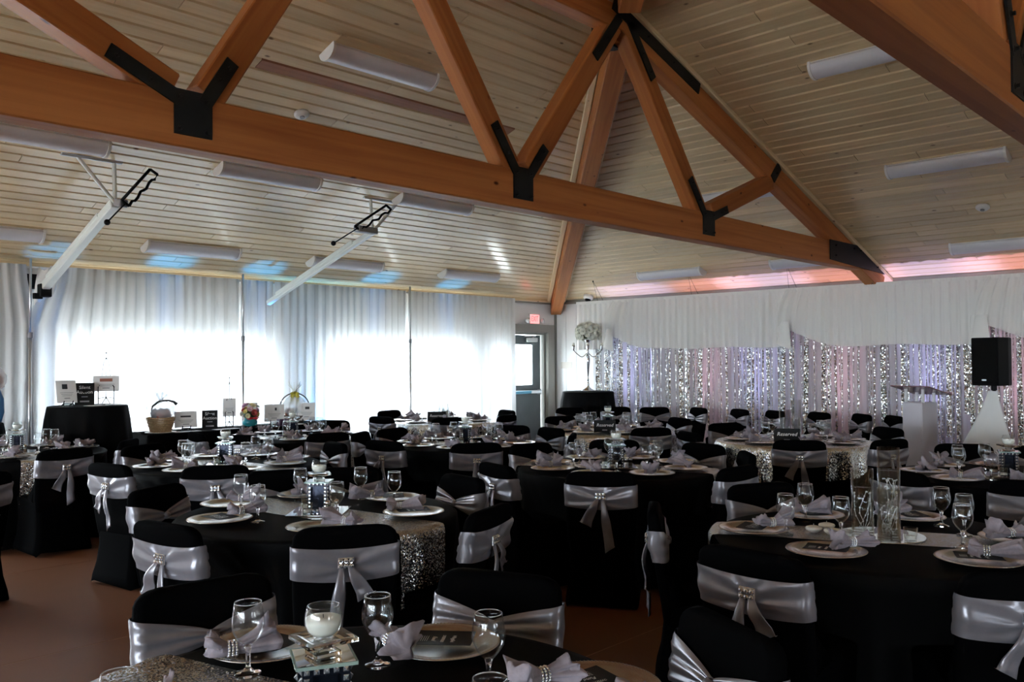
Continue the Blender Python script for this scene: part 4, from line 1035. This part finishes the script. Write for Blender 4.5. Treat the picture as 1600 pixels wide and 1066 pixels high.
def long_table():
    x0, x1, y0, y1, z = 4.02, 6.55, 9.42, 9.98, .80
    t = thing('auction_table', 'long folding table hidden under a black cloth before the curtains', 'table', ((x0+x1)/2, (y0+y1)/2, 0))
    L, W = x1-x0, y1-y0
    obj('table_top', MB().box((0, 0, z-.02), (L-.02, W-.02, .03)).mesh('table_top'), m_white, t)
    for i in (-1, 1):
        for j in (-1, 1): obj('leg', MB().tube([(i*(L/2-.15), j*(W/2-.08), .01), (i*(L/2-.15), j*(W/2-.08), z-.036)], .016).mesh('leg', True), m_grey, t)
    rings = []; n = 320; per = 2*(L+W)
    for zz, out, h in [(z, -.2, 0), (z, -.012, 0), (z-.003, -.003, 0), (z-.015, .002, 0)] + [(z-.015-(z-.04)*k/6, .006, k/6) for k in range(1, 7)]:
        ring = []
        for k in range(n):
            s = per*k/n
            if s < L: p = Vector((-L/2+s, -W/2)); d = Vector((0, -1))
            elif s < L+W: p = Vector((L/2, -W/2+s-L)); d = Vector((1, 0))
            elif s < 2*L+W: p = Vector((L/2-(s-L-W), W/2)); d = Vector((0, 1))
            else: p = Vector((-L/2, W/2-(s-2*L-W))); d = Vector((-1, 0))
            o_ = out + .012*h*math.sin(2*PI*s/.055) + .014*h*math.sin(2*PI*s/.4); q = p+d*o_; ring.append((q.x, q.y, zz))
        rings.append(ring)
    c = obj('tablecloth', MB().loft(rings).mesh('tablecloth', True), m_black, None, TR((x0+x1)/2, (y0+y1)/2, 0)); tag(c, 'pleated black cloth on the long auction table before the curtains', 'tablecloth')
long_table()
ZA = .803
TSI = text_mesh('Silent\nAuction', .050); TSI.materials.append(m_paper)
def silent_sign(x, y, z, lab, rz=None, s=1.0):
    rz = math.atan2(-y, -x)+PI/2 if rz is None else rz
    t = thing('auction_sign', lab, 'sign', (x, y, z), rz, 'Silent Auction signs'); M = RX(-.16)
    obj('board', MB().box((0, 0, .12*s), (.19*s, .006, .24*s)).mesh('board'), m_menu, t, M)
    obj('lettering', TSI, None, t, M @ TR(0, -.0038, .165*s) @ RX(PI/2))
    obj('small_print', MB().box((0, 0, 0), (.06, .009, .001)).box((0, -.05, 0), (.09, .016, .001)).mesh('small_print'), m_grey, t, M @ TR(0, -.0036, .09*s) @ RX(PI/2))
    obj('prop', MB().box((0, .045, .085), (.05, .004, .17)).mesh('prop'), m_menu, t, RX(.18))
silent_sign(3.46, 9.70, 1.142, 'black Silent Auction sign on the tall auction table')
silent_sign(4.87, 9.68, ZA, 'black Silent Auction sign on the long auction table', s=.92)
def notice(x, y, z, wd, hh, lab, mark, rz=None, lean=-.25, zoff=.035, stand='small'):
    rz = math.atan2(-y, -x)+PI/2 if rz is None else rz
    t = thing('auction_notice', lab, 'notice', (x, y, z+.002), rz, 'printed auction notices'); M = TR(0, 0, zoff) @ RX(lean)
    p = obj('sheet', MB().loft([[(xx, -.006*math.cos(xx/wd*3), zz) if s < 0 else (xx, -.006*math.cos(xx/wd*3)+.0015, zz) for s, zz in ((-1, 0), (-1, hh), (1, hh), (1, 0))] for xx in [wd*(-.5+k/6) for k in range(7)]]).mesh('sheet'), m_paper, t, M)
    b = MB()
    for k in range(3): b.box((0, -.0082, hh*(.45-.07*k)), (wd*(.66-.1*k), .001, .004))
    b.box((0, -.0082, hh*.2), (wd*.28, .001, .010)); obj('print_lines', b.mesh('print_lines'), m_grey, t, M)
    if mark: obj('logo', MB().box((mark[1]*wd, -.0083, hh*mark[2]), (mark[3]*wd, .001, mark[4]*hh)).mesh('logo'), mark[0], t, M)
    e = MB()
    if stand == 'small':
        for s in (-1, 1): e.tube([(s*.05, -.05, .004), (s*.045, -.02, zoff-.006), (s*.045, -.035, zoff+.02)], .006).tube([(s*.045, -.02, zoff-.006), (s*.04, .06, .004)], .006)
        e.tube([(-.05, -.02, zoff-.008), (.05, -.02, zoff-.008)], .006)
        obj('stand', e.mesh('stand', True), m_blackplastic, t)
    elif stand == 'easel':
        H = zoff+hh
        for s in (-1, 1):
            e.tube([(s*wd*.30, -.03, .004), (s*wd*.30, -.01, zoff)], .005).tube([(s*wd*.30, -.01, zoff-.004), (s*wd*.30, -.05, zoff-.004), (s*wd*.30, -.05, zoff+.05), (s*wd*.25, -.045, zoff+.065)], .006)
            e.tube([(s*wd*.17, .02, H*.95), (s*wd*.10, .028, H+.14), (0, .03, H+.20)], .003, 6)
        e.tube([(0, .05, .004), (0, .03, H+.25)], .0035, 6).sphere((0, .03, H+.25), .008, 8, 5).tube([(-wd*.3, -.02, zoff*.45), (0, -.01, zoff*.55), (wd*.3, -.02, zoff*.45)], .004, 6)
        for s in (-1, 1): e.tube([(0, -.01, zoff*.55), (s*.04, -.03, .004)], .004, 6)
        obj('easel', e.mesh('easel', True), m_blackplastic, t)
notice(3.24, 9.56, 1.142, .20, .24, 'white notice with dark square logo left of the Silent Auction sign', (m_ink, -.08, .72, .26, .22), math.atan2(-9.56, -3.24)+PI/2+.35)
notice(3.69, 9.72, 1.142, .26, .17, 'white notice with bronze strip on a wire easel, tall table', (m_bronze, 0, .72, .48, .2), None, -.12, .14, 'easel')
notice(4.55, 9.62, ZA, .25, .19, 'white notice with black bar beside the wrapped basket', (m_ink, 0, .68, .46, .1), math.atan2(-9.62, -4.55)+PI/2+.2)
notice(5.14, 9.72, ZA, .15, .22, 'narrow beige notice on a wire easel by the bouquet', (m_ink, -.2, .9, .06, .05), None, -.12, .13, 'easel')
notice(5.46, 9.80, ZA, .18, .25, 'plain white notice half hidden behind the bouquet', None)
notice(5.74, 9.70, ZA, .24, .22, 'white notice with small dark logo right of the bouquet', (m_ink, .08, .72, .1, .16))
notice(6.12, 9.56, ZA, .22, .23, 'white notice leaning on the hoop-handled basket', (m_ink, .05, .7, .24, .14))
for k, (x, y, a) in enumerate(((3.50, 9.48, .3), (3.72, 9.54, -.4))):
    tag(obj('bid_sheet', MB().box((0, 0, .0015), (.20, .14, .002)).mesh('bid_sheet'), m_paper, None, TR(x, y, 1.142) @ RZ(a)), ('left' if k == 0 else 'right') + ' paper bid sheet lying flat on the tall auction table', 'paper')
for k, (x, w_) in enumerate(((4.5, 'left of'), (4.98, 'under'), (5.9, 'right of'))):
    tag(obj('bid_sheet', MB().box((0, 0, .0015), (.30, .12, .002)).mesh('bid_sheet'), m_paper, None, TR(x, 9.50, ZA) @ RZ(.1*k)), 'paper bid sheet on the long auction table, ' + ('left one', 'middle one', 'right one')[k], 'paper')
m_wick = noisy(mat('wicker', (.42, .28, .14), .7), 70, (.32, .20, .10), (.52, .36, .19), .6)
m_cello = cloth_sheer('cellophane', (.80, .84, .88), .4, .62)
m_ribbon = mat('black_ribbon', (.01, .01, .01), .5)
def blob(seed, r, sq=(1, 1, 1), amp=.25, n=18, m=12):
    rings = []; 
    for i in range(m+1):
        ph = PI*i/m; ring = []
        for k in range(n):
            a = 2*PI*k/n; d = Vector((math.sin(ph)*math.cos(a), math.sin(ph)*math.sin(a), -math.cos(ph))); q = r*(1+amp*noise.noise(d*2.2+Vector((seed, 0, 0))))
            ring.append((d.x*q*sq[0], d.y*q*sq[1], d.z*q*sq[2]))
        rings.append(ring)
    return MB().loft(rings, False)
def wrapped_basket():
    x, y = 4.27, 9.66
    t = thing('gift_basket', 'wicker basket in clear wrap with black ribbon on the long table', 'gift basket', (x, y, ZA))
    b = MB(); n = 28
    for k in range(9):
        z = .01+.019*k; r = .105+.045*k/8; b.tube([((r+.004*((j+k) % 2))*math.cos(2*PI*j/n), (r+.004*((j+k) % 2))*math.sin(2*PI*j/n), z) for j in range(n+1)], .0095, 6)
    b.lathe([(.10, .003), (.10, .012), (.001, .012)], 20); obj('basket', b.mesh('basket', True), m_wick, t)
    obj('cellophane', blob(3, .15, (1.05, 1.05, .75), .25).mesh('cellophane', True), m_cello, t, TR(0, 0, .245))
    f = MB()
    for k in range(7):
        a = k*.9; f.tube([(0, 0, .34), (.03*math.cos(a), .03*math.sin(a), .39), (.075*math.cos(a), .075*math.sin(a), .42+.02*(k % 3))], [.012, .010, .018], 6)
    obj('cellophane_frill', f.mesh('frill', True), m_cello, t)
    cs = [(.2, .08, .06), (.06, .05, .09), (.5, .42, .30), (.12, .12, .14), (.33, .12, .1)]
    for k in range(6):
        a = k*1.05; obj('gift', blob(20+k, .045, (1, .8, 1.1), .3).mesh('gift', True), mat('gift_%d' % k, cs[k % 5], .5), t, TR(.07*math.cos(a), .07*math.sin(a), .20+.02*(k % 2)))
    r = MB().tube([(-.16, -.1, .22), (-.13, -.08, .30), (-.06, -.05, .34), (0, 0, .355), (.07, -.03, .36), (.13, -.05, .34), (.16, -.06, .31)], [.003, .010, .012, .014, .012, .016, .022], 6)
    obj('ribbon', r.mesh('ribbon', True), m_ribbon, t)
    obj('mat_board', MB().lathe([(.17, .001), (.17, .003), (.001, .003)], 24).mesh('mat_board'), m_paper, t)
wrapped_basket()
def rose_mesh():
    b = MB()
    for j, (n, r0, h) in enumerate(((3, .010, .030), (5, .019, .027), (6, .028, .020))):
        for k in range(n):
            a = 2*PI*k/n+j*.5
            def fn(u, v, a=a, r0=r0, h=h):
                th = a+(u-.5)*1.7; r = r0*(.35+.75*v)+.006*v*v; return (r*math.cos(th), r*math.sin(th), h*v*(1-.25*(2*u-1)**2)-.004*j)
            b.grid(4, 3, fn)
    return b.mesh('bloom', True)
ROSE = rose_mesh()
def rose(mt):
    m = ROSE.copy(); m.materials.clear(); m.materials.append(mt); return m
LEAF = MB().grid(3, 4, lambda u, v: ((u-.5)*.035*math.sin(PI*min(.98, v+.02))*1.0, v*.085, .015*math.sin(v*2.5)+abs(u-.5)*.012)).mesh('leaf', True); LEAF.materials.append(mat('leaf_green', (.05, .09, .03), .5))
def look(d):
    d = Vector(d).normalized(); return d.to_track_quat('Z', 'Y').to_matrix().to_4x4()
def bouquet():
    t = thing('bouquet', 'mixed flower bouquet in a turquoise bowl with red bow', 'bouquet', (5.36, 9.62, ZA))
    obj('bowl', MB().lathe([(.001, .003), (.05, .003), (.085, .03), (.092, .06), (.07, .095), (.062, .11), (.055, .11), (.062, .094), (.083, .06), (.001, .012)], 24).mesh('bowl', True), mat('turquoise_glass', (.05, .50, .60), .08, 0., Transmission_Weight=.55), t)
    r = MB()
    for s in (-1, 1): r.tube([(0, -.068, .105), (s*.05, -.075, .118), (s*.085, -.07, .105), (s*.05, -.075, .095), (0, -.068, .105)], .010, 6)
    obj('bow', r.mesh('bow', True), mat('red_ribbon', (.55, .02, .03), .4), t)
    cols = [(.75, .62, .25), (.80, .55, .60), (.78, .70, .45), (.45, .08, .07), (.60, .40, .55), (.85, .80, .72)]; ms = [rose(mat('petal_%d' % i, c, .6)) for i, c in enumerate(cols)]
    rnd = random.Random(5)
    for k in range(22):
        th = k*2.4; ph = math.acos(1-1.15*(k+.5)/22); d = Vector((math.sin(ph)*math.cos(th), math.sin(ph)*math.sin(th), math.cos(ph)))
        obj('bloom', ms[k % 6], None, t, TR(*(Vector((0, 0, .15))+d*rnd.uniform(.07, .135))) @ look(d) @ Matrix.Scale(rnd.uniform(.7, 1.15), 4))
    for k in range(22):
        th = k*1.9; d = Vector((math.cos(th), math.sin(th), rnd.uniform(-.1, .9))).normalized(); obj('leaf', LEAF, None, t, TR(*(Vector((0, 0, .13))+d*.085)) @ look(d) @ RX(-PI/2))
    obj('foliage_core', blob(9, .075, (1, 1, .9), .2).mesh('core', True), LEAF.materials[0], t, TR(0, 0, .15))
bouquet()
def hoop_basket():
    t = thing('gift_basket', 'round basket with hoop handle, yellow bow and clear wrap', 'gift basket', (6.06, 9.74, ZA), math.atan2(-9.7, -6.06)+PI/2)
    b = MB(); n = 26
    for k in range(6): b.tube([((.11+.007*k)*math.cos(2*PI*j/n), (.11+.007*k)*math.sin(2*PI*j/n), .012+.016*k) for j in range(n+1)], .009, 6)
    b.lathe([(.1, .003), (.1, .01), (.001, .01)], 18); obj('basket', b.mesh('basket', True), mat('dark_wicker', (.07, .05, .035), .7), t)
    obj('hoop_handle', MB().tube([(.185*math.cos(a), 0, .20+.185*math.sin(a)) for a in [-.75+(PI+1.5)*k/28 for k in range(29)]], .008, 7).mesh('hoop_handle', True), mat('dark_twig', (.05, .035, .025), .7), t)
    obj('cellophane', blob(12, .15, (1., .8, 1.1), .2).mesh('cellophane', True), m_cello, t, TR(0, 0, .20))
    y = MB(); rnd = random.Random(8)
    for k in range(12):
        a = 2*PI*k/12; y.tube([(0, -.03, .37), (.045*math.cos(a), -.05+.02*math.sin(a), .385+.02*math.sin(a)), (.055*math.cos(a+.2), -.05, .33-.05*(k % 3))], [.008, .012, .006], 6)
    obj('bow', y.mesh('bow', True), mat('yellow_ribbon', (.55, .48, .05), .4), t)
    w_ = MB()
    for k in range(11):
        a = 2*PI*k/11; w_.tube([(0, 0, .37), (.03*math.cos(a), .02*math.sin(a), .43), (.085*math.cos(a), .05*math.sin(a), .48+.06*rnd.random())], [.010, .006, .004], 5)
    obj('cellophane_frill', w_.mesh('frill', True), mat('clear_frill', (.75, .75, .70), .3), t)
    for k, c in enumerate(((.30, .10, .06), (.5, .42, .3), (.2, .2, .22), (.42, .22, .12))): obj('gift', blob(30+k, .05, (.9, .8, 1.2), .3).mesh('gift', True), mat('present_%d' % k, c, .5), t, TR(-.08+.055*k, -.02, .14))
hoop_basket()
tag(obj('purple_box', MB().box((0, 0, .04), (.12, .08, .08), b=.003).mesh('purple_box'), mat('dark_purple_card', (.035, .012, .05), .5), None, TR(5.72, 9.47, ZA)), 'small dark purple box at the front of the long auction table', 'box')
def gift_bag():
    t = thing('gift_bag', 'blue wrapped gift with orange tissue cut by the left edge', 'gift', (2.60, 9.74, 1.002))
    obj('bag', MB().loft([[(x*w_, y*w_*.8, z) for x, y in rrect(.09, .09, .03, 4)] for w_, z in ((.75, .002), (1.0, .10), (.95, .24), (.62, .33))]).mesh('bag', True), mat('blue_wrap', (.05, .16, .34), .35), t)
    obj('tissue', blob(41, .085, (1, 1, .9), .5).mesh('tissue', True), mat('orange_tissue', (.62, .22, .10), .7), t, TR(0, 0, .42))
    obj('cellophane', blob(42, .12, (1, 1, 1.1), .3).mesh('cellophane', True), m_cello, t, TR(0, 0, .43))
gift_bag()

# candelabra with flower ball
def candelabra():
    x, y, z = 10.95, 8.82, 1.088
    t = thing('candelabra', 'tall polished silver candelabra with four arms on black table', 'candelabra', (x, y, z), .5)
    prof = [(.001, 0), (.105, 0), (.11, .01), (.095, .02), (.05, .045), (.026, .07), (.020, .10), (.028, .115), (.018, .13), (.014, .18), (.022, .19), (.014, .205), (.013, .24), (.020, .30), (.033, .47), (.037, .53), (.030, .555), (.040, .565), (.024, .575), (.018, .62), (.026, .64), (.018, .66), (.015, .78), (.03, .80), (.05, .83), (.055, .84), (.001, .84)]
    obj('stem', MB().lathe(prof, 24).mesh('stem', True), m_chrome, t)
    cup = MB().lathe([(.001, 0), (.014, .0), (.012, .02), (.022, .03), (.016, .045), (.024, .06), (.026, .09), (.021, .09), (.02, .065), (.001, .06)], 16).mesh('candle_cup', True); cup.materials.append(m_chrome)
    cn = MB().lathe([(.018, .062), (.018, .125), (.001, .127)], 12).mesh('candle', True); cn.materials.append(m_wax)
    for k in range(4):
        a = k*PI/2+.2; pts = []
        for q in range(15):
            u = q/14; r = .01+.22*u; zz = .60+.035*math.sin(u*PI*2+2.4)-.02*u+.10*max(0, u-.8)/.2*.6; pts.append((r*math.cos(a), r*math.sin(a), zz))
        ar = obj('arm', MB().tube(pts, .007, 7).mesh('arm', True), m_chrome, t); e_ = pts[-1]
        obj('candle_cup', cup, None, ar, TR(*e_)); obj('candle', cn, None, ar, TR(*e_))
    f = thing('flower_ball', 'ball of white roses on top of the silver candelabra', 'flowers', (x, y, z+.84))
    mw = rose(mat('white_petal', (.88, .88, .80), .6)); rnd = random.Random(6)
    for k in range(46):
        ph = math.acos(1-1.72*(k+.5)/46); th = k*2.39996; d = Vector((math.sin(ph)*math.cos(th), math.sin(ph)*math.sin(th), math.cos(ph)))
        obj('bloom', mw, None, f, TR(*(Vector((0, 0, .12))+Vector((d.x*.185, d.y*.185, d.z*.135))*rnd.uniform(.82, 1.12))) @ look(d) @ Matrix.Scale(rnd.uniform(1.3, 1.75), 4))
    for k in range(12): 
        th = k*1.7; d = Vector((math.cos(th), math.sin(th), rnd.uniform(-.35, .4))).normalized(); obj('leaf', LEAF, None, f, TR(*(Vector((0, 0, .11))+d*.14)) @ look(d) @ RX(-PI/2))
    obj('foam_core', blob(50, .13, (1.1, 1.1, .8), .1).mesh('core', True), mat('moss', (.16, .18, .09), .9), f, TR(0, 0, .12))
candelabra()

# exit sign
def exit_sign():
    t = thing('exit_sign', 'red EXIT sign with two lamp heads above the door', 'sign', (11.45, YC-.002, 2.34))
    obj('housing', MB().box((0, -.025, 0), (.28, .045, .19), b=.006).mesh('housing'), m_white, t)
    obj('lit_face', MB().box((0, -.049, 0), (.235, .003, .155)).mesh('lit_face'), emit('exit_red_glow', (1.0, .16, .16), .95), t)
    tm = text_mesh('EXIT', .13, ext=.001); tm.materials.append(emit('exit_letters', (1.0, .03, .03), .8)); obj('lettering', tm, None, t, TR(0, -.052, 0) @ RX(PI/2) @ Matrix.Diagonal((.72, 1.1, 1, 1)))
    for s in (-1, 1):
        h = MB().lathe([(.02, 0), (.045, .02), (.048, .05), (.001, .055)], 16, TR(s*.19, -.03, -.03) @ RX(PI/2) @ RY(s*.4)).box((s*.155, -.02, -.02), (.05, .02, .02)); obj('lamp_head', h.mesh('lamp_head', True), m_white, t)
exit_sign()
# small faded notice strip on the wall panels
tag(obj('wall_notice', MB().box((0, 0, 0), (.003, .26, .12)).mesh('wall_notice'), mat('faded_paper', (.66, .62, .56), .8), None, TR(XC-.0145, 10.22, 1.50)), 'faded paper strip pinned to the white wall beside the door', 'notice')

# lectern and loudspeaker
def lectern():
    rz = R_(180-68); t = thing('lectern', 'pale lectern with slanted clear reading top before the sequin curtain', 'lectern', (10.45, 3.50, 0), R_(252))
    m_l = mat('pearl_laminate', (.58, .56, .62), .35)
    obj('column', MB().box((0, 0, .55), (.26, .28, 1.08), b=.012).mesh('column'), m_l, t)
    obj('base', MB().box((0, 0, .012), (.46, .42, .022), b=.005).mesh('base'), m_l, t)
    for s in (-1, 1): obj('post', MB().tube([(s*.11, -.09, 1.07), (s*.11, -.09, 1.24)], .018, 10).tube([(s*.11, .10, 1.07), (s*.11, .10, 1.195)], .018, 10).mesh('post', True), m_white, t)
    obj('reading_top', MB().box((0, 0, 0), (.50, .42, .014), b=.003).mesh('reading_top'), mat('smoked_acrylic', (.34, .20, .21), .12, 0., Transmission_Weight=.35), t, TR(0, .02, 1.225) @ RX(-.24))
    obj('ledge', MB().box((0, .215, .015), (.50, .014, .035), b=.003).mesh('ledge'), mat('acrylic_edge', (.45, .28, .30), .15), t, TR(0, .02, 1.225) @ RX(-.24))
lectern()
def speaker():
    t = thing('speaker_stand', 'tripod speaker stand under a white stretch skirt beside the lectern', 'stand', (10.2, 2.655, 0), .3)
    obj('pole', MB().tube([(0, 0, .1), (0, 0, 1.30)], .017, 10).mesh('pole', True), m_blackplastic, t)
    for k in range(3): a = k*2.094+.5; obj('leg', MB().tube([(0, 0, .72), (.36*math.cos(a), .36*math.sin(a), .015)], .011, 8).mesh('leg', True), m_blackplastic, t)
    rings = []
    for k in range(13):
        v = k/12; rr = .035+.38*v**1.15; z = 1.24-1.22*v; ring = []
        for j in range(60):
            a = 2*PI*j/60; tri = 1/max(.5, math.cos(((a-.5+PI/3) % (2*PI/3))-PI/3)); ring.append((rr*tri*.82*math.cos(a)+.01*v*math.sin(9*a), rr*tri*.82*math.sin(a), z))
        rings.append(ring)
    obj('skirt', MB().loft(rings, False).mesh('skirt', True), m_skirt, t)
    s = thing('loudspeaker', 'black loudspeaker on the white skirted stand at the right', 'loudspeaker', (10.2, 2.655, 1.30), math.atan2(-2.655, -10.2)+PI/2-.62)
    out = [(-.155, -.14), (.155, -.14), (.155, .02), (.10, .15), (-.10, .15), (-.155, .02)]
    obj('cabinet', MB().loft([[(x*w_, y*w_, z) for x, y in out] for w_, z in ((.97, 0), (1, .012), (1, .50), (.97, .512))]).mesh('cabinet'), m_blackplastic, s)
    obj('grille', MB().box((0, -.148, .256), (.29, .014, .48), b=.008).mesh('grille'), noisy(mat('speaker_grille', (.004, .004, .004), .8, 0., Specular_IOR_Level=.1), 250, (.002, .002, .002), (.006, .006, .006), .3), s)
    obj('badge', MB().box((0, -.157, .06), (.05, .004, .014)).mesh('badge'), m_alum, s)
    obj('socket', MB().lathe([(.03, -.05), (.03, 0)], 14).mesh('socket'), m_blackplastic, s)
speaker()
for l, n in LABELS.items():
    if len(n) > 1 and 'hidden' not in l: print('DUP', l, n)
print('OBJECTS', len(bpy.data.objects), 'tris', sum(len(o.data.loop_triangles) if False else len(o.data.polygons) for o in bpy.data.objects if o.type == 'MESH'))
